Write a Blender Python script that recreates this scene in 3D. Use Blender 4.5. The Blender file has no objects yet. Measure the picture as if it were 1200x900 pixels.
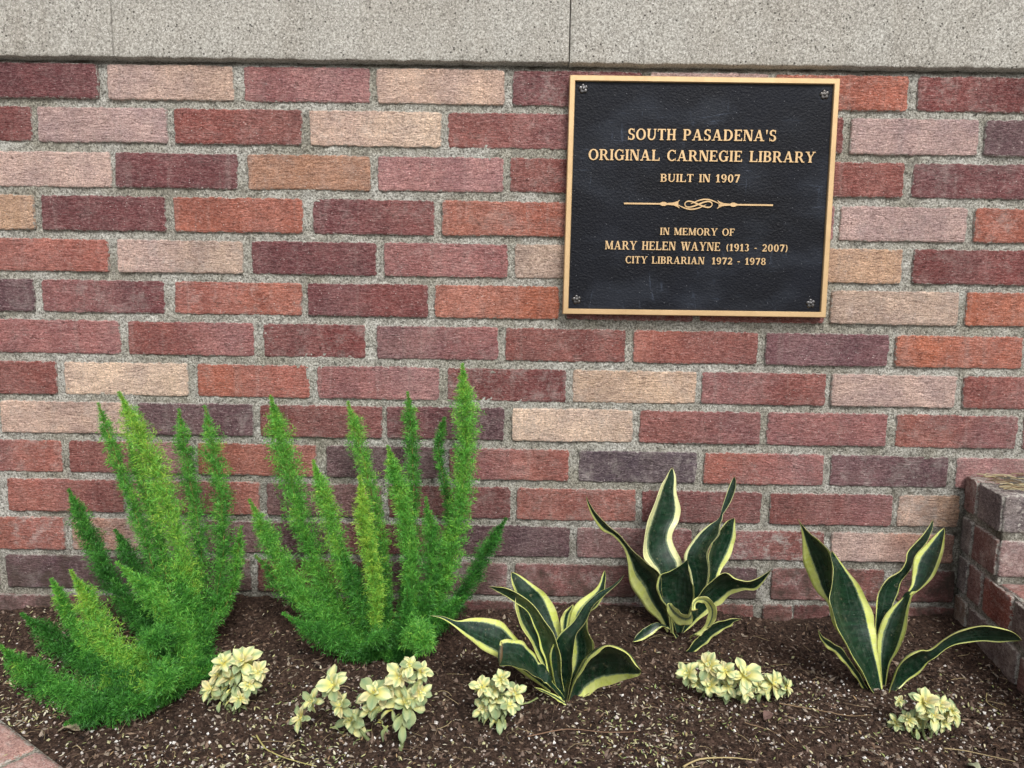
import bpy, math, random
import numpy as np
from mathutils import Matrix, Vector
random.seed(11); rng = np.random.default_rng(7)
scene = bpy.context.scene
COL = scene.collection
CAM_LOC = (0.0, -1.225, -0.3166)
CAM_R = (0.999846, 0.008713, 0.015228)
CAM_U = (-0.016209, 0.126535, 0.99183)
CAM_F = (-0.006715, 0.991924, -0.126657)
WALL_BRICKS = [(-1.8878, -1.6966, -0.0255, 0.0281, 'PG', 'PG'), (-1.6836, -1.4942, -0.0255, 0.0281, 'PB', 'PB'), (-1.4833, -1.2898, -0.0255, 0.0281, 'MR', 'MR'), (-1.2806, -1.0888, -0.0255, 0.0281, 'PG', 'PG'), (-1.0762, -0.8874, -0.0256, 0.0281, 'PB', 'PB'), (-0.8774, -0.6744, -0.0259, 0.0277, 'MR', 'MR'), (-0.6581, -0.457, -0.0263, 0.0273, 'PB', 'TN'), (-0.4407, -0.24, -0.0266, 0.0269, 'PR', 'PK'), (-0.2292, -0.0263, -0.027, 0.0265, 'TN', 'TN'), (-0.0141, 0.1896, -0.0273, 0.0261, 'MR', 'MR'), (0.2031, 0.3889, -0.0277, 0.0257, 'PG', 'PG'), (0.3997, 0.6092, -0.028, 0.0253, 'OR', 'OR'), (0.6239, 0.8223, -0.0284, 0.0249, 'DR', 'DR'), (0.8335, 1.0253, -0.0287, 0.0245, 'TN', 'TN'), (1.0349, 1.2238, -0.0288, 0.0244, 'PK', 'PK'), (1.2365, 1.429, -0.0288, 0.0244, 'TN', 'TN'), (1.4406, 1.6296, -0.0288, 0.0244, 'DR', 'DR'), (1.6424, 1.8322, -0.0288, 0.0244, 'MR', 'MR'), (1.8414, 1.895, -0.0288, 0.0244, 'SR', 'SR'), (-1.895, -1.8071, -0.0926, -0.0384, 'PK', 'PK'), (-1.7971, -1.6061, -0.0926, -0.0384, 'RD', 'RD'), (-1.5967, -1.4035, -0.0926, -0.0384, 'RD', 'RD'), (-1.3922, -1.1998, -0.0926, -0.0384, 'TN', 'TN'), (-1.1871, -0.9948, -0.0926, -0.0384, 'TN', 'TN'), (-0.9829, -0.7838, -0.0927, -0.0384, 'DR', 'DR'), (-0.7742, -0.5658, -0.0931, -0.0386, 'PG', 'PG'), (-0.5549, -0.3498, -0.0934, -0.0387, 'RD', 'RD'), (-0.3375, -0.1275, -0.0937, -0.0388, 'TN', 'LT'), (-0.1166, 0.0834, -0.094, -0.039, 'RD', 'PR'), (0.0943, 0.2952, -0.0943, -0.0391, 'OR', 'OR'), (0.306, 0.5119, -0.0946, -0.0392, 'DR', 'DR'), (0.524, 0.7253, -0.0949, -0.0394, 'PG', 'PG'), (0.7361, 0.9329, -0.0952, -0.0395, 'PU', 'PU'), (0.9444, 1.1349, -0.0955, -0.0396, 'SR', 'SR'), (1.1472, 1.3374, -0.0955, -0.0396, 'PU', 'PU'), (1.3487, 1.5381, -0.0955, -0.0396, 'PU', 'PU'), (1.5484, 1.7416, -0.0955, -0.0396, 'MR', 'MR'), (1.7545, 1.895, -0.0955, -0.0396, 'PK', 'PK'), (-1.8837, -1.6897, -0.164, -0.1082, 'PK', 'PK'), (-1.6788, -1.49, -0.164, -0.1082, 'SR', 'SR'), (-1.4787, -1.2858, -0.164, -0.1082, 'PK', 'PK'), (-1.2741, -1.0855, -0.164, -0.1082, 'PU', 'PU'), (-1.0729, -0.8791, -0.1639, -0.1081, 'OR', 'OR'), (-0.8673, -0.66, -0.1636, -0.108, 'PB', 'PB'), (-0.6531, -0.4545, -0.1633, -0.1079, 'MR', 'MR'), (-0.4393, -0.2412, -0.163, -0.1078, 'BO', 'BO'), (-0.2289, -0.0271, -0.1627, -0.1078, 'PK', 'PK'), (-0.0162, 0.1851, -0.1623, -0.1077, 'RD', 'DR'), (0.1974, 0.3967, -0.162, -0.1076, 'TN', 'TN'), (0.409, 0.6134, -0.1617, -0.1075, 'RD', 'RD'), (0.627, 0.8254, -0.1614, -0.1074, 'MR', 'MR'), (0.8347, 1.0231, -0.1611, -0.1073, 'SO', 'SO'), (1.0357, 1.2255, -0.161, -0.1072, 'MR', 'MR'), (1.2375, 1.4258, -0.161, -0.1072, 'DR', 'DR'), (1.4373, 1.6275, -0.161, -0.1072, 'MR', 'MR'), (1.6389, 1.8322, -0.161, -0.1072, 'PB', 'PB'), (1.8451, 1.895, -0.161, -0.1072, 'PB', 'PB'), (-1.895, -1.8136, -0.2328, -0.1768, 'OR', 'OR'), (-1.8032, -1.6093, -0.2328, -0.1768, 'MR', 'MR'), (-1.5997, -1.408, -0.2328, -0.1768, 'SR', 'SR'), (-1.3952, -1.2015, -0.2328, -0.1768, 'MR', 'MR'), (-1.1901, -1.0016, -0.2328, -0.1768, 'MR', 'MR'), (-0.9925, -0.7889, -0.2327, -0.1767, 'BT', 'BT'), (-0.7764, -0.5747, -0.2325, -0.1766, 'MR', 'MR'), (-0.5608, -0.3513, -0.2322, -0.1764, 'OR', 'OR'), (-0.3346, -0.1381, -0.232, -0.1763, 'MR', 'DR'), (-0.1257, 0.0787, -0.2317, -0.1761, 'SO', 'OR'), (0.0911, 0.2908, -0.2315, -0.176, 'RD', 'RD'), (0.3032, 0.5065, -0.2312, -0.1758, 'PK', 'PK'), (0.5161, 0.7203, -0.231, -0.1757, 'PG', 'PG'), (0.7327, 0.935, -0.2308, -0.1755, 'OR', 'OR'), (0.9476, 1.1379, -0.2306, -0.1754, 'TN', 'TN'), (1.1503, 1.3422, -0.2306, -0.1754, 'TN', 'TN'), (1.3536, 1.5422, -0.2306, -0.1754, 'PB', 'PB'), (1.5551, 1.7461, -0.2306, -0.1754, 'SO', 'SO'), (1.7569, 1.895, -0.2306, -0.1754, 'LT', 'LT'), (-1.8889, -1.6989, -0.299, -0.2466, 'PK', 'PK'), (-1.6897, -1.4979, -0.299, -0.2466, 'PU', 'PU'), (-1.4874, -1.2975, -0.299, -0.2466, 'PU', 'PU'), (-1.2853, -1.0953, -0.299, -0.2466, 'PB', 'PB'), (-1.0842, -0.8904, -0.299, -0.2466, 'TN', 'TN'), (-0.8776, -0.6715, -0.2989, -0.246, 'SR', 'SR'), (-0.656, -0.4504, -0.2987, -0.2454, 'PB', 'TG'), (-0.4364, -0.2327, -0.2986, -0.2448, 'MR', 'MR'), (-0.2202, -0.0183, -0.2984, -0.2443, 'PR', 'PR'), (-0.0072, 0.1969, -0.2983, -0.2437, 'TG', 'TG'), (0.2094, 0.4047, -0.2981, -0.2432, 'DR', 'DR'), (0.4158, 0.6217, -0.298, -0.2426, 'BT', 'BT'), (0.6396, 0.8422, -0.2978, -0.242, 'DR', 'DR'), (0.8526, 1.0443, -0.2977, -0.2415, 'OR', 'OR'), (1.0544, 1.2426, -0.2976, -0.2413, 'PG', 'PG'), (1.2518, 1.4399, -0.2976, -0.2413, 'PK', 'PK'), (1.4504, 1.6411, -0.2976, -0.2413, 'PK', 'PK'), (1.6525, 1.8416, -0.2976, -0.2413, 'OR', 'OR'), (1.8513, 1.895, -0.2976, -0.2413, 'SO', 'SO'), (-1.895, -1.823, -0.3656, -0.3123, 'PK', 'PK'), (-1.8127, -1.6231, -0.3656, -0.3123, 'SO', 'SO'), (-1.6132, -1.4234, -0.3656, -0.3123, 'RD', 'RD'), (-1.4116, -1.2178, -0.3656, -0.3123, 'MR', 'MR'), (-1.2084, -1.0157, -0.3656, -0.3123, 'SR', 'SR'), (-1.0043, -0.7978, -0.3655, -0.3122, 'PU', 'PU'), (-0.7837, -0.582, -0.3654, -0.3119, 'PR', 'MR'), (-0.5651, -0.3554, -0.3653, -0.3116, 'SR', 'OR'), (-0.3456, -0.1477, -0.3652, -0.3113, 'MR', 'DR'), (-0.1364, 0.0666, -0.3651, -0.311, 'SO', 'OG'), (0.0792, 0.286, -0.365, -0.3107, 'DR', 'DR'), (0.2971, 0.5006, -0.3649, -0.3104, 'RD', 'RD'), (0.5117, 0.7189, -0.3647, -0.3101, 'TG', 'TG'), (0.7314, 0.9366, -0.3646, -0.3099, 'OG', 'OG'), (0.9484, 1.14, -0.3645, -0.3096, 'DR', 'DR'), (1.1528, 1.3458, -0.3645, -0.3096, 'PK', 'PK'), (1.3566, 1.545, -0.3645, -0.3096, 'RD', 'RD'), (1.557, 1.7503, -0.3645, -0.3096, 'PR', 'PR'), (1.7611, 1.895, -0.3645, -0.3096, 'PR', 'PR'), (-1.8742, -1.683, -0.4337, -0.3771, 'SR', 'SR'), (-1.6735, -1.4835, -0.4337, -0.3771, 'PU', 'PU'), (-1.4741, -1.2811, -0.4337, -0.3771, 'SO', 'SO'), (-1.271, -1.0819, -0.4337, -0.3771, 'PU', 'PU'), (-1.0696, -0.8797, -0.4337, -0.3772, 'PR', 'PR'), (-0.8706, -0.6588, -0.4338, -0.3777, 'PR', 'PR'), (-0.646, -0.4361, -0.4339, -0.3782, 'RD', 'PR'), (-0.4205, -0.2521, -0.434, -0.3787, 'DR', 'DR'), (-0.2324, -0.0319, -0.4341, -0.3793, 'PP', 'PR'), (-0.0206, 0.1781, -0.4342, -0.3798, 'RD', 'RD'), (0.1907, 0.3959, -0.4344, -0.3803, 'SR', 'RD'), (0.4086, 0.6105, -0.4345, -0.3809, 'MP', 'MP'), (0.6231, 0.8302, -0.4346, -0.3814, 'OG', 'OR'), (0.8413, 1.0423, -0.4347, -0.3819, 'DR', 'DR'), (1.0547, 1.2448, -0.4347, -0.3821, 'PG', 'PG'), (1.2555, 1.4469, -0.4347, -0.3821, 'TN', 'TN'), (1.456, 1.645, -0.4347, -0.3821, 'TN', 'TN'), (1.654, 1.8479, -0.4347, -0.3821, 'PU', 'PU'), (1.8587, 1.895, -0.4347, -0.3821, 'LT', 'LT'), (-1.895, -1.8059, -0.503, -0.4475, 'SO', 'SO'), (-1.7967, -1.6038, -0.503, -0.4475, 'DR', 'DR'), (-1.591, -1.3978, -0.503, -0.4475, 'DR', 'DR'), (-1.3853, -1.194, -0.503, -0.4475, 'SR', 'SR'), (-1.1829, -0.9909, -0.503, -0.4475, 'SO', 'SO'), (-0.979, -0.7682, -0.5029, -0.4475, 'RD', 'RD'), (-0.7568, -0.5494, -0.5027, -0.4475, 'LT', 'LT'), (-0.5337, -0.3454, -0.5025, -0.4475, 'OR', 'SR'), (-0.3326, -0.129, -0.5023, -0.4475, 'PR', 'PK'), (-0.1162, 0.0826, -0.5021, -0.4475, 'DR', 'DR'), (0.0925, 0.2979, -0.5019, -0.4475, 'BTL', 'BTL'), (0.3064, 0.5128, -0.5017, -0.4475, 'PR', 'RD'), (0.5212, 0.7271, -0.5014, -0.4475, 'PB', 'PB'), (0.7384, 0.941, -0.5012, -0.4475, 'RD', 'PR'), (0.9537, 1.1451, -0.5011, -0.4475, 'TN', 'TN'), (1.1542, 1.3429, -0.5011, -0.4475, 'LT', 'LT'), (1.3539, 1.5459, -0.5011, -0.4475, 'PR', 'PR'), (1.557, 1.7453, -0.5011, -0.4475, 'TN', 'TN'), (1.758, 1.895, -0.5011, -0.4475, 'DR', 'DR'), (-1.8724, -1.6806, -0.5689, -0.5146, 'PG', 'PG'), (-1.6679, -1.4792, -0.5689, -0.5146, 'SO', 'SO'), (-1.467, -1.278, -0.5689, -0.5146, 'DR', 'DR'), (-1.2685, -1.0792, -0.5689, -0.5146, 'OR', 'OR'), (-1.067, -0.8762, -0.5689, -0.5146, 'PB', 'PB'), (-0.8662, -0.6557, -0.5689, -0.5144, 'TN', 'TN'), (-0.6341, -0.4414, -0.5689, -0.5142, 'PU', 'PU'), (-0.43, -0.2248, -0.5689, -0.514, 'RD', 'DR'), (-0.2176, -0.0201, -0.569, -0.5138, 'MR', 'PU'), (-0.0073, 0.1941, -0.569, -0.5136, 'LT', 'LT'), (0.2055, 0.4078, -0.569, -0.5134, 'RD', 'PR'), (0.4192, 0.6182, -0.569, -0.5132, 'PR', 'PR'), (0.6338, 0.8352, -0.569, -0.5131, 'SR', 'PR'), (0.8451, 1.0446, -0.5691, -0.5129, 'PR', 'PR'), (1.0571, 1.2496, -0.5691, -0.5128, 'MR', 'MR'), (1.2596, 1.4508, -0.5691, -0.5128, 'PU', 'PU'), (1.4614, 1.6514, -0.5691, -0.5128, 'PG', 'PG'), (1.6637, 1.8563, -0.5691, -0.5128, 'MR', 'MR'), (1.8655, 1.895, -0.5691, -0.5128, 'MR', 'MR'), (-1.895, -1.7921, -0.6361, -0.5808, 'TN', 'TN'), (-1.7791, -1.5895, -0.6361, -0.5808, 'OR', 'OR'), (-1.5782, -1.3863, -0.6361, -0.5808, 'TN', 'TN'), (-1.377, -1.1881, -0.6361, -0.5808, 'OR', 'OR'), (-1.177, -0.9885, -0.6361, -0.5808, 'LT', 'LT'), (-0.9756, -0.7679, -0.6362, -0.5811, 'PR', 'SR'), (-0.7563, -0.5505, -0.6363, -0.5816, 'RD', 'PK'), (-0.5375, -0.3379, -0.6365, -0.582, 'OR', 'SR'), (-0.3191, -0.1243, -0.6367, -0.5825, 'PU', 'PU'), (-0.1114, 0.0902, -0.6368, -0.583, 'PR', 'SR'), (0.1075, 0.3042, -0.637, -0.5835, 'PV', 'PV'), (0.3172, 0.5178, -0.6372, -0.5839, 'SR', 'PR'), (0.5293, 0.7266, -0.6373, -0.5844, 'MP', 'PU'), (0.7395, 0.9421, -0.6375, -0.5849, 'PK', 'PK'), (0.9533, 1.1457, -0.6376, -0.5852, 'LT', 'LT'), (1.1579, 1.3469, -0.6376, -0.5852, 'PU', 'PU'), (1.3574, 1.5493, -0.6376, -0.5852, 'PU', 'PU'), (1.5605, 1.7533, -0.6376, -0.5852, 'PK', 'PK'), (1.7648, 1.895, -0.6376, -0.5852, 'TN', 'TN'), (-1.8936, -1.7008, -0.7049, -0.6474, 'DR', 'DR'), (-1.689, -1.4978, -0.7049, -0.6474, 'PR', 'PR'), (-1.4887, -1.2982, -0.7049, -0.6474, 'LT', 'LT'), (-1.2875, -1.0953, -0.7049, -0.6474, 'SO', 'SO'), (-1.0838, -0.8846, -0.7049, -0.6474, 'RD', 'RD'), (-0.8656, -0.6669, -0.7051, -0.6479, 'SR', 'RD'), (-0.6524, -0.4352, -0.7052, -0.6484, 'PR', 'SR'), (-0.4221, -0.2272, -0.7054, -0.6489, 'PP', 'PP'), (-0.2156, -0.0081, -0.7055, -0.6494, 'DR', 'DR'), (0.0021, 0.2048, -0.7057, -0.6498, 'SR', 'SR'), (0.2149, 0.4171, -0.7058, -0.6503, 'DR', 'DR'), (0.4316, 0.6377, -0.706, -0.6508, 'RD', 'PR'), (0.6478, 0.7528, -0.7061, -0.6511, 'TN', 'BT'), (-1.895, -1.8055, -0.7736, -0.7153, 'SO', 'SO'), (-1.7929, -1.601, -0.7736, -0.7153, 'LT', 'LT'), (-1.5892, -1.4005, -0.7736, -0.7153, 'SR', 'SR'), (-1.3892, -1.1954, -0.7736, -0.7153, 'OR', 'OR'), (-1.1827, -0.9894, -0.7736, -0.7153, 'RD', 'RD'), (-0.9795, -0.7733, -0.7733, -0.7155, 'OR', 'SR'), (-0.7601, -0.5427, -0.7726, -0.7159, 'SA', 'PB'), (-0.5294, -0.3169, -0.772, -0.7163, 'PP', 'MP'), (-0.3052, -0.1137, -0.7714, -0.7167, 'DR', 'DR'), (-0.102, 0.095, -0.7708, -0.717, 'PU', 'PU'), (0.1067, 0.3017, -0.7702, -0.7174, 'PP', 'PR'), (0.3134, 0.5269, -0.7696, -0.7177, 'PK', 'RD'), (0.5399, 0.7471, -0.769, -0.7181, 'PB', 'SA'), (-1.895, -1.7117, -0.8419, -0.7833, 'DR', 'DR'), (-1.7026, -1.5099, -0.8419, -0.7833, 'PR', 'PR'), (-1.499, -1.3067, -0.8419, -0.7833, 'PU', 'PU'), (-1.2973, -1.1059, -0.8419, -0.7833, 'OR', 'OR'), (-1.0965, -0.8916, -0.8419, -0.7833, 'PP', 'PP'), (-0.8768, -0.6635, -0.8416, -0.7833, 'PU', 'PU'), (-0.6517, -0.4537, -0.8413, -0.7833, 'PP', 'PP'), (-0.4419, -0.2311, -0.841, -0.7833, 'RD', 'RD'), (-0.2193, -0.0119, -0.8407, -0.7833, 'PP', 'PP'), (0.0013, 0.2096, -0.8405, -0.7832, 'PR', 'DR'), (0.2214, 0.4175, -0.8402, -0.7832, 'PU', 'PU'), (0.4424, 0.6337, -0.8399, -0.7832, 'PR', 'RD'), (0.6585, 0.7547, -0.8397, -0.7832, 'DR', 'DR'), (-1.895, -1.8184, -0.9148, -0.8565, 'SO', 'SO'), (-1.8091, -1.6193, -0.9148, -0.8565, 'PU', 'PU'), (-1.6065, -1.4135, -0.9148, -0.8565, 'PG', 'PG'), (-1.404, -1.2159, -0.9148, -0.8565, 'DR', 'DR'), (-1.2068, -1.0177, -0.9148, -0.8565, 'TN', 'TN'), (-1.006, -0.7894, -0.9142, -0.856, 'PP', 'PP'), (-0.7775, -0.5733, -0.9131, -0.8549, 'DR', 'DR'), (-0.5614, -0.3577, -0.9119, -0.8539, 'PU', 'PU'), (-0.3429, -0.2212, -0.911, -0.853, 'DR', 'DR'), (-0.2094, 0.0009, -0.91, -0.8522, 'DR', 'DR'), (0.0112, 0.2195, -0.9089, -0.8511, 'DR', 'DR'), (0.2298, 0.414, -0.9078, -0.8501, 'RD', 'RD'), (0.4301, 0.4802, -0.907, -0.8494, 'RD', 'RD'), (0.4831, 0.5463, -0.9067, -0.8492, 'DR', 'DR'), (0.5581, 0.7606, -0.906, -0.8485, 'RD', 'RD')]
LEDGE_Z = [(-0.8175, -0.014, 0.0348), (-0.2823, -0.014, 0.0352), (0.2496, -0.014, 0.0356), (0.7783, -0.014, 0.0354)]
LEDGE_J = [(-0.6411, -0.014, 0.0744), (0.0733, -0.014, 0.0832)]
PLAQUE = [(0.0744, 0.0146), (0.4926, 0.0146), (0.4955, -0.3544), (0.072, -0.3551)]
SCREWS = [(0.0959, -0.0048), (0.4711, -0.0088), (0.0941, -0.3315), (0.471, -0.3319)]
TEXT = [("SOUTH PASADENA'S", 0.1674, -0.0811, 0.3999, -0.0804, 0.0169), ('ORIGINAL CARNEGIE LIBRARY', 0.1067, -0.1127, 0.4626, -0.1121, 0.0166), ('BUILT IN 1907', 0.2212, -0.1447, 0.3464, -0.1441, 0.0122), ('IN MEMORY OF', 0.224, -0.227, 0.3424, -0.2269, 0.0112), ('MARY HELEN WAYNE', 0.1372, -0.251, 0.321, -0.251, 0.0134), ('(1913 - 2007)', 0.3298, -0.2508, 0.4288, -0.2507, 0.0112), ('CITY LIBRARIAN', 0.1705, -0.2725, 0.2965, -0.2723, 0.0113), ('1972 - 1978', 0.3084, -0.2721, 0.3948, -0.2719, 0.0107)]
ORN = [(0.1655, -0.1789), (0.283, -0.1786), (0.401, -0.1783)]
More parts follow.
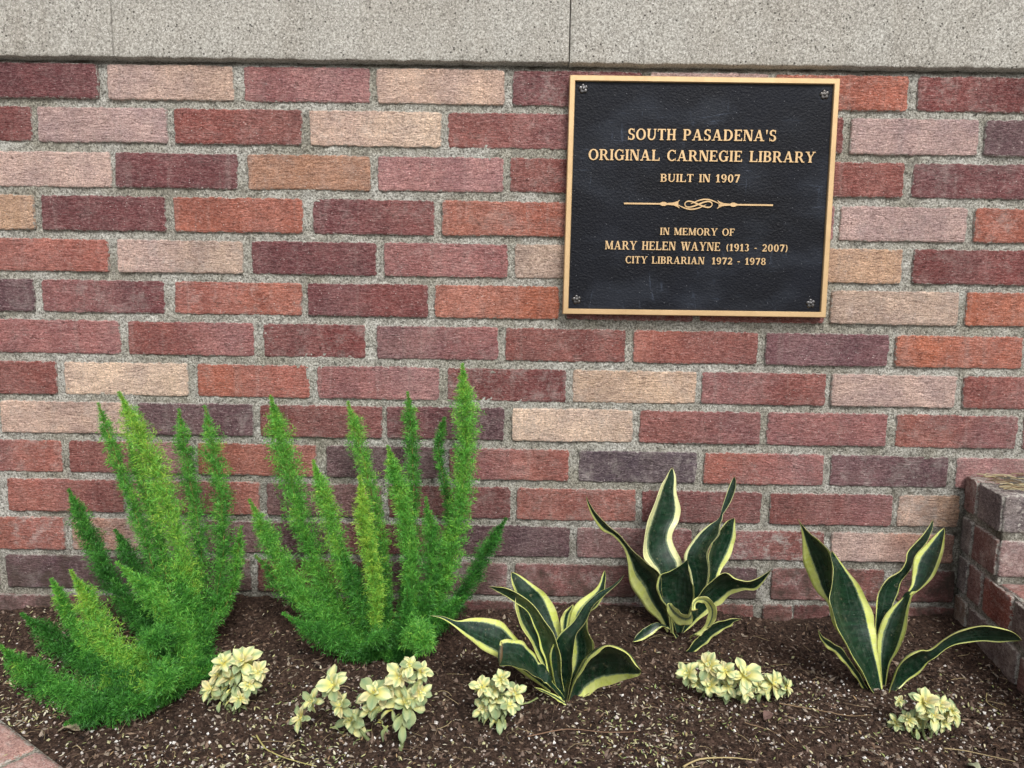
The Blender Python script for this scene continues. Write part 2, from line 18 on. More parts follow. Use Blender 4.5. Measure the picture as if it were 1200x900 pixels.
SNAKES = [('a', [(0.17, 0.26, 0.2, [((-0.1094, -0.3, -0.7419), (-0.1094, -0.3, -0.7419)), ((-0.0931, -0.2936, -0.7456), (-0.0941, -0.2965, -0.7476)), ((-0.0753, -0.286, -0.7549), (-0.0773, -0.2933, -0.7601)), ((-0.0575, -0.2731, -0.7574), (-0.0586, -0.2961, -0.775)), ((-0.0338, -0.2605, -0.7622), (-0.0373, -0.2975, -0.7905)), ((-0.0121, -0.2541, -0.7731), (-0.0175, -0.2944, -0.8037)), ((0.0033, -0.2542, -0.7915), (-0.0028, -0.2872, -0.8162)), ((0.0356, -0.2553, -0.8324), (0.03, -0.2738, -0.8457)), ((0.0638, -0.2588, -0.8679), (0.058, -0.2652, -0.8703))]), (0.12, 0.03, 0.25, [((-0.014, -0.319, -0.7664), (-0.0161, -0.351, -0.7803)), ((-0.0156, -0.3165, -0.7665), (-0.0138, -0.3523, -0.7822)), ((-0.0033, -0.3051, -0.7703), (0.0024, -0.3441, -0.7873)), ((0.0125, -0.2939, -0.7788), (0.0176, -0.3357, -0.7974)), ((0.0261, -0.2862, -0.7964), (0.0334, -0.3241, -0.8126)), ((0.04, -0.2829, -0.8205), (0.0472, -0.3095, -0.831)), ((0.0566, -0.2819, -0.8435), (0.06, -0.2965, -0.8493)), ((0.0691, -0.2823, -0.8602), (0.0674, -0.2894, -0.8632)), ((0.0733, -0.283, -0.8711), (0.0704, -0.287, -0.8717))]), (0.07, 0.07, 0.25, [((-0.0343, -0.262, -0.7167), (-0.0343, -0.262, -0.7167)), ((-0.0234, -0.2656, -0.7156), (-0.0248, -0.2606, -0.7225)), ((-0.0112, -0.269, -0.7159), (-0.0167, -0.2593, -0.728)), ((0.0117, -0.2729, -0.7245), (0.0038, -0.26, -0.7401)), ((0.0306, -0.2749, -0.7414), (0.0209, -0.2622, -0.7544)), ((0.0469, -0.2799, -0.7626), (0.0311, -0.2612, -0.7789)), ((0.0578, -0.2839, -0.7801), (0.0376, -0.26, -0.801)), ((0.0642, -0.2845, -0.805), (0.0439, -0.2619, -0.8201)), ((0.0677, -0.2835, -0.8395), (0.052, -0.2653, -0.8441)), ((0.0735, -0.28, -0.87), (0.066, -0.27, -0.8703))]), (0.26, 0.13, 0.3, [((-0.0037, -0.235, -0.7063), (-0.0037, -0.235, -0.7063)), ((-0.0038, -0.2417, -0.7122), (0.0047, -0.2313, -0.7104)), ((-0.002, -0.2498, -0.7175), (0.0188, -0.2281, -0.7202)), ((0.0023, -0.2588, -0.7279), (0.0344, -0.2256, -0.7332)), ((0.0028, -0.2685, -0.7406), (0.0474, -0.2214, -0.7444)), ((0.0074, -0.2764, -0.7594), (0.06, -0.222, -0.7675)), ((0.0206, -0.2778, -0.781), (0.0692, -0.2289, -0.7922)), ((0.0346, -0.2762, -0.8099), (0.0721, -0.2381, -0.8172)), ((0.0517, -0.2731, -0.8456), (0.075, -0.248, -0.8473)), ((0.0663, -0.2662, -0.8753), (0.0752, -0.2578, -0.8801))]), (0.42, 0.42, 0.2, [((0.0832, -0.235, -0.7516), (0.0832, -0.235, -0.7516)), ((0.0747, -0.2393, -0.7574), (0.0849, -0.2334, -0.759)), ((0.0678, -0.2425, -0.7639), (0.0837, -0.2333, -0.7678)), ((0.0658, -0.2446, -0.779), (0.0803, -0.2362, -0.7826)), ((0.0684, -0.2454, -0.796), (0.0776, -0.2398, -0.7956)), ((0.0718, -0.2495, -0.8348), (0.0791, -0.2453, -0.8369)), ((0.0728, -0.2521, -0.8805), (0.08, -0.2479, -0.8828))]), (0.34, 0.12, 0.25, [((0.1261, -0.235, -0.7004), (0.1261, -0.235, -0.7004)), ((0.1222, -0.2346, -0.7098), (0.1272, -0.2391, -0.7079)), ((0.1191, -0.2357, -0.7195), (0.1263, -0.2423, -0.7181)), ((0.1117, -0.2355, -0.7305), (0.1242, -0.2479, -0.7316)), ((0.0927, -0.2353, -0.7449), (0.1142, -0.2558, -0.7455)), ((0.0812, -0.2391, -0.7608), (0.1026, -0.2582, -0.7561)), ((0.0762, -0.2408, -0.7864), (0.102, -0.2636, -0.775)), ((0.0748, -0.2396, -0.8164), (0.1093, -0.2712, -0.791)), ((0.0737, -0.2427, -0.8384), (0.1065, -0.2731, -0.8115)), ((0.0736, -0.2521, -0.8568), (0.0898, -0.2682, -0.8389)), ((0.075, -0.2593, -0.8777), (0.0807, -0.2643, -0.8761)), ((0.0752, -0.2603, -0.8874), (0.079, -0.2637, -0.8854))]), (0.05, 0.05, 0.3, [((0.1453, -0.29, -0.6846), (0.1453, -0.29, -0.6846)), ((0.138, -0.2882, -0.6936), (0.139, -0.2909, -0.6947)), ((0.128, -0.2872, -0.7032), (0.1294, -0.2909, -0.7047)), ((0.1116, -0.2839, -0.7137), (0.1172, -0.2929, -0.7153)), ((0.0939, -0.2814, -0.7331), (0.1044, -0.2941, -0.7287)), ((0.0789, -0.2782, -0.7586), (0.0937, -0.2957, -0.7515)), ((0.0584, -0.273, -0.7841), (0.0816, -0.2996, -0.7691)), ((0.0515, -0.2697, -0.8072), (0.0795, -0.3018, -0.7957)), ((0.0543, -0.2716, -0.8377), (0.0785, -0.299, -0.8222)), ((0.0639, -0.2784, -0.861), (0.0755, -0.2917, -0.8518)), ((0.068, -0.2822, -0.8717), (0.073, -0.2878, -0.8683))]), (0.1, 0.15, 0.28, [((0.1642, -0.335, -0.7949), (0.1642, -0.335, -0.7949)), ((0.1584, -0.3379, -0.7886), (0.1629, -0.3265, -0.8055)), ((0.1545, -0.338, -0.7839), (0.1583, -0.3198, -0.8112)), ((0.145, -0.3395, -0.7716), (0.1493, -0.3047, -0.8238)), ((0.1323, -0.3385, -0.763), (0.1336, -0.2877, -0.8392)), ((0.1179, -0.3341, -0.7648), (0.1168, -0.2748, -0.8543)), ((0.1053, -0.3259, -0.7794), (0.1046, -0.2691, -0.8665)), ((0.092, -0.3122, -0.807), (0.0973, -0.2708, -0.872)), ((0.0819, -0.2997, -0.8352), (0.088, -0.2751, -0.874)), ((0.0762, -0.2872, -0.8657), (0.0792, -0.2833, -0.8709)), ((0.0745, -0.2864, -0.872), (0.0774, -0.2836, -0.8736))]), (0.45, 0.3, 0.2, [((0.028, -0.325, -0.8248), (0.028, -0.325, -0.8248)), ((0.0379, -0.3164, -0.8314), (0.0366, -0.318, -0.8341)), ((0.0501, -0.3079, -0.8416), (0.0488, -0.3094, -0.8443)), ((0.0625, -0.3001, -0.8514), (0.0638, -0.3035, -0.8578)), ((0.0694, -0.2987, -0.8591), (0.072, -0.3013, -0.8632))])]), ('b', [(0.3, 0.09, 0.25, [((0.1129, -0.075, -0.6403), (0.1129, -0.075, -0.6403)), ((0.1156, -0.0753, -0.6544), (0.1182, -0.0788, -0.6513)), ((0.1251, -0.076, -0.6769), (0.1292, -0.0846, -0.6665)), ((0.1387, -0.0777, -0.6959), (0.1472, -0.0897, -0.6842)), ((0.1562, -0.0814, -0.7034), (0.165, -0.0914, -0.6978)), ((0.1732, -0.0843, -0.7219), (0.1753, -0.0935, -0.7095)), ((0.181, -0.0826, -0.7439), (0.1879, -0.0997, -0.7222)), ((0.1855, -0.0756, -0.7774), (0.2037, -0.1117, -0.734)), ((0.198, -0.0722, -0.8036), (0.2244, -0.1197, -0.7484)), ((0.2141, -0.0795, -0.8252), (0.2305, -0.1163, -0.7782)), ((0.2325, -0.0878, -0.8398), (0.2392, -0.1107, -0.8077)), ((0.2467, -0.095, -0.858), (0.2499, -0.105, -0.8438))]), (0.32, 0.16, 0.25, [((0.2542, -0.045, -0.5986), (0.2542, -0.045, -0.5986)), ((0.2473, -0.051, -0.6055), (0.2584, -0.0438, -0.6071)), ((0.2418, -0.0565, -0.6133), (0.2612, -0.0439, -0.6178)), ((0.2334, -0.0654, -0.6248), (0.2632, -0.045, -0.6406)), ((0.2208, -0.0785, -0.6501), (0.2698, -0.0462, -0.6681)), ((0.2091, -0.0885, -0.6819), (0.2685, -0.0492, -0.6858)), ((0.2038, -0.093, -0.7062), (0.2587, -0.0543, -0.6999)), ((0.2044, -0.0983, -0.7315), (0.2571, -0.0581, -0.7173)), ((0.2118, -0.1002, -0.7427), (0.2645, -0.063, -0.7373)), ((0.2206, -0.1017, -0.7526), (0.2718, -0.0667, -0.7513)), ((0.2299, -0.1027, -0.7717), (0.2745, -0.0735, -0.7797)), ((0.2437, -0.1009, -0.815), (0.2679, -0.0852, -0.8216)), ((0.2517, -0.0984, -0.8531), (0.2621, -0.0916, -0.8561))]), (0.12, 0.1, 0.2, [((0.3431, -0.085, -0.6018), (0.3431, -0.085, -0.6018)), ((0.3399, -0.0829, -0.6108), (0.3451, -0.0884, -0.6078)), ((0.3354, -0.0823, -0.623), (0.3443, -0.0913, -0.6204)), ((0.3296, -0.084, -0.6421), (0.3385, -0.0929, -0.6393)), ((0.3256, -0.0871, -0.6553), (0.3308, -0.0924, -0.6554)), ((0.3235, -0.0888, -0.6632), (0.3267, -0.0919, -0.6622)), ((0.3195, -0.0881, -0.6719), (0.3254, -0.0939, -0.67)), ((0.3059, -0.0843, -0.6837), (0.3213, -0.0996, -0.6763)), ((0.2878, -0.0784, -0.7042), (0.3179, -0.1082, -0.6884)), ((0.2753, -0.079, -0.7251), (0.3066, -0.1104, -0.7042)), ((0.2718, -0.081, -0.7428), (0.3012, -0.1105, -0.7222)), ((0.2787, -0.0842, -0.7599), (0.3049, -0.1096, -0.7464)), ((0.2846, -0.0897, -0.7883), (0.3019, -0.1067, -0.7778)), ((0.28, -0.096, -0.8165), (0.2871, -0.1027, -0.8134)), ((0.2666, -0.0978, -0.8531), (0.2714, -0.1022, -0.8509))]), (0.12, 0.16, 0.25, [((0.3495, -0.075, -0.6725), (0.3495, -0.075, -0.6725)), ((0.3426, -0.0787, -0.6745), (0.3522, -0.0727, -0.6784)), ((0.3353, -0.0826, -0.6776), (0.3535, -0.0709, -0.6866)), ((0.3235, -0.0901, -0.6875), (0.355, -0.0686, -0.7088)), ((0.3123, -0.0952, -0.704), (0.3521, -0.0689, -0.7273)), ((0.3061, -0.0971, -0.724), (0.3402, -0.0731, -0.7501)), ((0.3084, -0.0955, -0.7457), (0.329, -0.0794, -0.767)), ((0.3076, -0.0947, -0.7735), (0.3195, -0.0852, -0.7865)), ((0.2886, -0.0967, -0.816), (0.2992, -0.09, -0.8188)), ((0.2696, -0.0972, -0.8533), (0.2766, -0.0928, -0.8553))]), (0.1, 0.14, 0.25, [((0.3774, -0.175, -0.7195), (0.3774, -0.175, -0.7195)), ((0.3705, -0.1712, -0.7274), (0.3753, -0.1672, -0.7326)), ((0.3615, -0.1667, -0.7362), (0.3716, -0.1586, -0.7467)), ((0.3469, -0.162, -0.7438), (0.3649, -0.1477, -0.7624)), ((0.3324, -0.155, -0.7426), (0.3496, -0.1389, -0.7664)), ((0.3185, -0.1537, -0.7341), (0.3366, -0.1273, -0.7781)), ((0.3047, -0.1498, -0.7423), (0.3269, -0.1189, -0.7939)), ((0.2922, -0.1423, -0.7602), (0.317, -0.1148, -0.8044)), ((0.2813, -0.1337, -0.7833), (0.3026, -0.1116, -0.8182)), ((0.2705, -0.1247, -0.8129), (0.2863, -0.1103, -0.8344)), ((0.2619, -0.1175, -0.8437), (0.269, -0.1125, -0.849))]), (0.05, 0.06, 0.3, [((0.2615, -0.145, -0.7165), (0.2615, -0.145, -0.7165)), ((0.2571, -0.1413, -0.7233), (0.2628, -0.1454, -0.723)), ((0.2489, -0.1354, -0.7329), (0.2642, -0.1463, -0.7328)), ((0.2382, -0.1279, -0.7429), (0.267, -0.1487, -0.7449)), ((0.2253, -0.1203, -0.7526), (0.2695, -0.1517, -0.7538)), ((0.2225, -0.1161, -0.7724), (0.2729, -0.1507, -0.7629)), ((0.2279, -0.1146, -0.791), (0.2738, -0.146, -0.7825)), ((0.2386, -0.1169, -0.8034), (0.2709, -0.1393, -0.8018)), ((0.249, -0.1198, -0.8246), (0.2665, -0.132, -0.8246)), ((0.2551, -0.1225, -0.8445), (0.2625, -0.1275, -0.8419))]), (0.55, 0.45, 0.15, [((0.2621, -0.1944, -0.7869), (0.2556, -0.2056, -0.7713)), ((0.2615, -0.1858, -0.7995), (0.2546, -0.2, -0.7789)), ((0.2529, -0.1773, -0.8071), (0.2522, -0.1938, -0.7832)), ((0.244, -0.1678, -0.8082), (0.2459, -0.1855, -0.7834)), ((0.2357, -0.1597, -0.802), (0.2412, -0.1756, -0.7816)), ((0.2312, -0.1549, -0.7911), (0.2377, -0.1657, -0.7803)), ((0.2318, -0.1545, -0.784), (0.2361, -0.1601, -0.7805)), ((0.237, -0.1507, -0.7899), (0.2402, -0.1557, -0.7905)), ((0.238, -0.1432, -0.811), (0.2419, -0.1483, -0.8086)), ((0.2425, -0.1376, -0.8374), (0.2462, -0.1424, -0.835))]), (0.55, 0.5, 0.15, [((0.258, -0.2002, -0.7731), (0.2702, -0.1898, -0.7747)), ((0.2592, -0.1946, -0.77), (0.2656, -0.1888, -0.7753)), ((0.2621, -0.1881, -0.7643), (0.2678, -0.1821, -0.7711)), ((0.2714, -0.1822, -0.7602), (0.276, -0.174, -0.7716)), ((0.2867, -0.1758, -0.7635), (0.2852, -0.1648, -0.7784)), ((0.3002, -0.1684, -0.778), (0.2932, -0.1552, -0.7913)), ((0.3056, -0.1619, -0.7953), (0.2958, -0.1476, -0.8049)), ((0.3036, -0.1563, -0.8096), (0.293, -0.1399, -0.8234)), ((0.296, -0.1504, -0.8243), (0.2863, -0.1353, -0.8377)), ((0.2858, -0.1487, -0.8357), (0.2734, -0.1313, -0.8489))]), (0.08, 0.18, 0.2, [((0.3419, -0.165, -0.8005), (0.3419, -0.165, -0.8005)), ((0.3301, -0.1608, -0.8022), (0.3333, -0.1589, -0.8079)), ((0.3171, -0.1578, -0.8068), (0.3293, -0.153, -0.8177)), ((0.2962, -0.1498, -0.8199), (0.3105, -0.1435, -0.8367)), ((0.28, -0.1429, -0.8452), (0.2964, -0.1371, -0.8564)), ((0.2677, -0.1378, -0.8668), (0.2784, -0.1343, -0.8714)), ((0.2578, -0.1362, -0.8744), (0.2653, -0.1338, -0.8781))]), (0.03, 0.25, 0.2, [((0.1823, -0.15, -0.8477), (0.1823, -0.15, -0.8477)), ((0.1926, -0.1398, -0.838), (0.1979, -0.1419, -0.8486)), ((0.2058, -0.1305, -0.8325), (0.215, -0.133, -0.8436)), ((0.2216, -0.1226, -0.829), (0.2321, -0.1248, -0.8347)), ((0.2388, -0.1177, -0.8352), (0.2467, -0.1194, -0.8412)), ((0.2603, -0.1145, -0.8532), (0.2562, -0.1155, -0.857))])]), ('c', [(0.26, 0.13, 0.25, [((0.4012, -0.2, -0.6331), (0.4012, -0.2, -0.6331)), ((0.4063, -0.2002, -0.6441), (0.4084, -0.2035, -0.6429)), ((0.41, -0.1974, -0.6581), (0.4176, -0.2103, -0.6527)), ((0.415, -0.1918, -0.6852), (0.4283, -0.2213, -0.6603)), ((0.4207, -0.1882, -0.7088), (0.436, -0.2296, -0.6687)), ((0.4283, -0.1918, -0.7268), (0.4422, -0.231, -0.6876)), ((0.4386, -0.2013, -0.7443), (0.4452, -0.227, -0.7151)), ((0.4483, -0.2106, -0.7549), (0.4526, -0.2222, -0.7433)), ((0.457, -0.2117, -0.7835), (0.4637, -0.2267, -0.7704)), ((0.4747, -0.2148, -0.8117), (0.4817, -0.229, -0.8015)), ((0.4963, -0.2171, -0.8492), (0.503, -0.2314, -0.8384)), ((0.5114, -0.2194, -0.8749), (0.5169, -0.2306, -0.8685))]), (0.05, 0.13, 0.25, [((0.4374, -0.235, -0.6667), (0.4374, -0.235, -0.6667)), ((0.4346, -0.2398, -0.6744), (0.447, -0.2324, -0.6778)), ((0.437, -0.2457, -0.69), (0.4622, -0.2307, -0.696)), ((0.4307, -0.2572, -0.7115), (0.4858, -0.2245, -0.7235)), ((0.4274, -0.2653, -0.7307), (0.5028, -0.2208, -0.7517)), ((0.4377, -0.2667, -0.7609), (0.5102, -0.224, -0.7767)), ((0.4578, -0.2635, -0.7963), (0.5107, -0.2313, -0.7998)), ((0.4793, -0.2603, -0.8292), (0.513, -0.2376, -0.8245)), ((0.4932, -0.2579, -0.8536), (0.5172, -0.2417, -0.8503)), ((0.5024, -0.255, -0.8667), (0.5182, -0.245, -0.8663))]), (0.24, 0.2, 0.25, [((0.6045, -0.21, -0.639), (0.6045, -0.21, -0.639)), ((0.5963, -0.2076, -0.6484), (0.6019, -0.2164, -0.6482)), ((0.5813, -0.2049, -0.6685), (0.5956, -0.2269, -0.6662)), ((0.5689, -0.2046, -0.6865), (0.5882, -0.2341, -0.6843)), ((0.5635, -0.2107, -0.7078), (0.5796, -0.2348, -0.7031)), ((0.5594, -0.2188, -0.7228), (0.5683, -0.232, -0.72)), ((0.5481, -0.2217, -0.7388), (0.5556, -0.234, -0.729)), ((0.537, -0.221, -0.7499), (0.549, -0.2385, -0.7408)), ((0.5261, -0.2188, -0.7685), (0.5446, -0.2453, -0.7574)), ((0.5178, -0.2191, -0.7908), (0.5396, -0.2498, -0.7784)), ((0.5155, -0.2244, -0.812), (0.5329, -0.249, -0.8051)), ((0.5166, -0.2317, -0.835), (0.5255, -0.2448, -0.8249)), ((0.52, -0.2367, -0.856), (0.524, -0.2423, -0.8528)), ((0.5197, -0.2378, -0.8763), (0.5229, -0.2422, -0.8737))]), (0.14, 0.04, 0.2, [((0.6017, -0.185, -0.6343), (0.6017, -0.185, -0.6343)), ((0.5938, -0.1897, -0.6456), (0.6023, -0.185, -0.6484)), ((0.5834, -0.1939, -0.6571), (0.5991, -0.1854, -0.6597)), ((0.5709, -0.1979, -0.6683), (0.5916, -0.1866, -0.6734)), ((0.5609, -0.2001, -0.6809), (0.5796, -0.1898, -0.6873)), ((0.5586, -0.2012, -0.6939), (0.5734, -0.1929, -0.7003)), ((0.5497, -0.2041, -0.7077), (0.5673, -0.1944, -0.7127)), ((0.5292, -0.21, -0.7181), (0.5581, -0.1938, -0.7295)), ((0.5169, -0.2146, -0.7335), (0.5538, -0.194, -0.7476)), ((0.5154, -0.2156, -0.7568), (0.5475, -0.1977, -0.7642)), ((0.5155, -0.2151, -0.7838), (0.5348, -0.203, -0.7816)), ((0.5198, -0.2148, -0.8078), (0.5318, -0.2081, -0.8109)), ((0.5272, -0.2172, -0.8819), (0.5353, -0.2128, -0.8843))]), (0.13, 0.05, 0.3, [((0.6509, -0.32, -0.7519), (0.6509, -0.32, -0.7519)), ((0.643, -0.3185, -0.7445), (0.6472, -0.3104, -0.7578)), ((0.6327, -0.3143, -0.7405), (0.6412, -0.3007, -0.7633)), ((0.6192, -0.3073, -0.7403), (0.6324, -0.2908, -0.7684)), ((0.6053, -0.2975, -0.7458), (0.6177, -0.2814, -0.7734)), ((0.5915, -0.2872, -0.7565), (0.6016, -0.2738, -0.7797)), ((0.5777, -0.2773, -0.7742), (0.5881, -0.2673, -0.7912)), ((0.5677, -0.2714, -0.7887), (0.5776, -0.261, -0.8067)), ((0.5612, -0.2694, -0.7941), (0.5742, -0.2583, -0.8125)), ((0.5516, -0.2697, -0.7941), (0.5713, -0.2534, -0.8209)), ((0.5381, -0.2684, -0.8013), (0.5637, -0.2464, -0.8386)), ((0.5284, -0.262, -0.8244), (0.5497, -0.244, -0.8549)), ((0.5248, -0.2546, -0.8519), (0.5366, -0.2467, -0.8635)), ((0.5228, -0.2528, -0.8676), (0.5327, -0.2472, -0.8706))]), (0.35, 0.1, 0.2, [((0.4133, -0.265, -0.7673), (0.4133, -0.265, -0.7673)), ((0.4188, -0.2605, -0.7813), (0.4216, -0.2632, -0.7786)), ((0.4287, -0.2551, -0.7959), (0.435, -0.2617, -0.7876)), ((0.4452, -0.2506, -0.8094), (0.4521, -0.2583, -0.799)), ((0.4644, -0.2477, -0.829), (0.4668, -0.253, -0.8188)), ((0.4796, -0.2446, -0.848), (0.4803, -0.2503, -0.8361)), ((0.4893, -0.2437, -0.8617), (0.4909, -0.2479, -0.8534)), ((0.4999, -0.2438, -0.8732), (0.5012, -0.2462, -0.8689))])])]
FERNS = [[(23, 1.1, [(-0.4793, -0.2332, -0.848), (-0.4829, -0.1743, -0.805), (-0.5042, -0.1523, -0.7076), (-0.5578, -0.1234, -0.5841), (-0.6094, -0.1, -0.4846)]), (12, 0.75, [(-0.4793, -0.2332, -0.848), (-0.53, -0.1619, -0.8115), (-0.5617, -0.1358, -0.7145), (-0.6062, -0.1089, -0.6153), (-0.6548, -0.08, -0.5057)]), (12, 0.8, [(-0.4793, -0.2332, -0.848), (-0.5298, -0.1442, -0.7649), (-0.5626, -0.1135, -0.6676), (-0.6119, -0.08, -0.5608)]), (15, 0.7, [(-0.4793, -0.2332, -0.848), (-0.4825, -0.1582, -0.8123), (-0.4823, -0.1288, -0.7155), (-0.5123, -0.0955, -0.6035), (-0.5335, -0.07, -0.5148)]), (17, 0.7, [(-0.4793, -0.2332, -0.848), (-0.4558, -0.1601, -0.8109), (-0.4434, -0.1369, -0.7119), (-0.4583, -0.114, -0.6114), (-0.4842, -0.09, -0.5054)]), (16, 0.42, [(-0.4793, -0.2332, -0.848), (-0.5904, -0.1449, -0.8067), (-0.6484, -0.1226, -0.7277), (-0.6979, -0.1, -0.6397)]), (15, 0.3, [(-0.4793, -0.2332, -0.848), (-0.5364, -0.1503, -0.8306), (-0.5865, -0.1225, -0.761), (-0.6289, -0.1, -0.7034)]), (20, 1.1, [(-0.4714, -0.3161, -0.848), (-0.5267, -0.2703, -0.848), (-0.5912, -0.2239, -0.7972), (-0.6269, -0.22, -0.7234)]), (10, 0.8, [(-0.4984, -0.2915, -0.848), (-0.574, -0.2488, -0.848), (-0.6387, -0.2067, -0.8062), (-0.6688, -0.2, -0.7449)]), (18, 0.35, [(-0.4814, -0.2909, -0.848), (-0.5381, -0.282, -0.848), (-0.6468, -0.2076, -0.8477), (-0.7146, -0.2, -0.7977)]), (21, 0.6, [(-0.4727, -0.3423, -0.848), (-0.5348, -0.3386, -0.848), (-0.6304, -0.2919, -0.848), (-0.6809, -0.3, -0.7953)]), (23, 0.85, [(-0.4451, -0.2558, -0.848), (-0.4655, -0.2156, -0.8245), (-0.5122, -0.2082, -0.7707), (-0.5718, -0.2, -0.7174)]), (19, 0.6, [(-0.4451, -0.2558, -0.848), (-0.4556, -0.1944, -0.848), (-0.4747, -0.1833, -0.7941), (-0.5123, -0.17, -0.7303)]), (11, 0.8, [(-0.4793, -0.2332, -0.848), (-0.4404, -0.1527, -0.8072), (-0.4268, -0.1356, -0.746), (-0.4229, -0.12, -0.6875)]), (19, 0.45, [(-0.4772, -0.25, -0.8391), (-0.455, -0.3106, -0.8246), (-0.4332, -0.36, -0.8118)]), (19, 0.25, [(-0.491, -0.22, -0.8357), (-0.4808, -0.2684, -0.7987), (-0.4764, -0.3, -0.7854)]), (15, 0.3, [(-0.4912, -0.3168, -0.848), (-0.5208, -0.3632, -0.848), (-0.5402, -0.3877, -0.848)]), (17, 1.1, [(-0.5033, -0.2462, -0.848), (-0.5254, -0.2486, -0.8345), (-0.544, -0.2709, -0.848), (-0.5443, -0.3061, -0.848)]), (18, 0.25, [(-0.4738, -0.2451, -0.848), (-0.5333, -0.1705, -0.8346), (-0.5738, -0.15, -0.7905)])], [(20, 0.85, [(-0.1823, -0.1969, -0.848), (-0.2629, -0.146, -0.8205), (-0.3159, -0.1269, -0.7132), (-0.355, -0.1056, -0.5848), (-0.3815, -0.09, -0.4889)]), (17, 1.0, [(-0.2189, -0.17, -0.8287), (-0.2503, -0.1516, -0.7567), (-0.2845, -0.1277, -0.6583), (-0.3115, -0.11, -0.5843)]), (15, 0.95, [(-0.1823, -0.1969, -0.848), (-0.1971, -0.1325, -0.7909), (-0.2127, -0.1082, -0.6766), (-0.2428, -0.086, -0.5737), (-0.2643, -0.07, -0.4981)]), (13, 0.65, [(-0.1823, -0.1969, -0.848), (-0.1684, -0.1223, -0.7948), (-0.1599, -0.0962, -0.6657), (-0.1653, -0.0754, -0.561), (-0.1728, -0.06, -0.483)]), (17, 0.9, [(-0.1574, -0.17, -0.8275), (-0.1547, -0.1517, -0.728), (-0.1753, -0.1332, -0.628), (-0.1953, -0.12, -0.5575)]), (20, 0.9, [(-0.1434, -0.16, -0.8457), (-0.1068, -0.1416, -0.7581), (-0.0855, -0.1217, -0.6565), (-0.0775, -0.0999, -0.541), (-0.0849, -0.08, -0.4347)]), (9, 0.5, [(-0.1505, -0.1556, -0.848), (-0.1118, -0.117, -0.7681), (-0.1039, -0.0931, -0.6656), (-0.1225, -0.0721, -0.5748), (-0.1144, -0.06, -0.5219)]), (14, 0.3, [(-0.1421, -0.17, -0.8475), (-0.0861, -0.1523, -0.7938), (-0.0476, -0.1347, -0.7257), (-0.0148, -0.12, -0.668)]), (18, 0.85, [(-0.2071, -0.1978, -0.848), (-0.2567, -0.1731, -0.8347), (-0.3163, -0.1622, -0.7804), (-0.3605, -0.1512, -0.712), (-0.401, -0.14, -0.6393)]), (16, 0.6, [(-0.2187, -0.1719, -0.848), (-0.2932, -0.1546, -0.813), (-0.348, -0.1424, -0.7759), (-0.3968, -0.13, -0.7299)]), (18, 0.5, [(-0.2009, -0.1976, -0.848), (-0.239, -0.1951, -0.8434), (-0.2867, -0.2026, -0.817), (-0.3309, -0.21, -0.7858)]), (15, 1.25, [(-0.2067, -0.18, -0.8303), (-0.2047, -0.1741, -0.7599), (-0.2206, -0.1665, -0.6712), (-0.2287, -0.16, -0.5955)]), (17, 0.6, [(-0.1613, -0.17, -0.8478), (-0.1365, -0.1631, -0.8034), (-0.1239, -0.1511, -0.7144), (-0.1331, -0.14, -0.6319)]), (19, 0.6, [(-0.1567, -0.2, -0.8235), (-0.1274, -0.2786, -0.7807), (-0.1175, -0.32, -0.7684)]), (14, 0.5, [(-0.1407, -0.18, -0.8291), (-0.0959, -0.1865, -0.7854), (-0.0707, -0.19, -0.7637)]), (18, 0.45, [(-0.1878, -0.2, -0.8268), (-0.195, -0.2393, -0.805), (-0.1968, -0.26, -0.7998)]), (18, 0.45, [(-0.2042, -0.18, -0.837), (-0.2319, -0.1662, -0.777), (-0.2603, -0.15, -0.7039)]), (17, 0.4, [(-0.1925, -0.16, -0.833), (-0.2121, -0.1349, -0.7491), (-0.2295, -0.11, -0.6627)]), (16, 0.4, [(-0.1636, -0.1962, -0.848), (-0.1274, -0.1853, -0.8262), (-0.1018, -0.19, -0.7905)]), (17, 0.45, [(-0.1698, -0.1964, -0.848), (-0.157, -0.1896, -0.8049), (-0.1528, -0.2, -0.7481)])]]
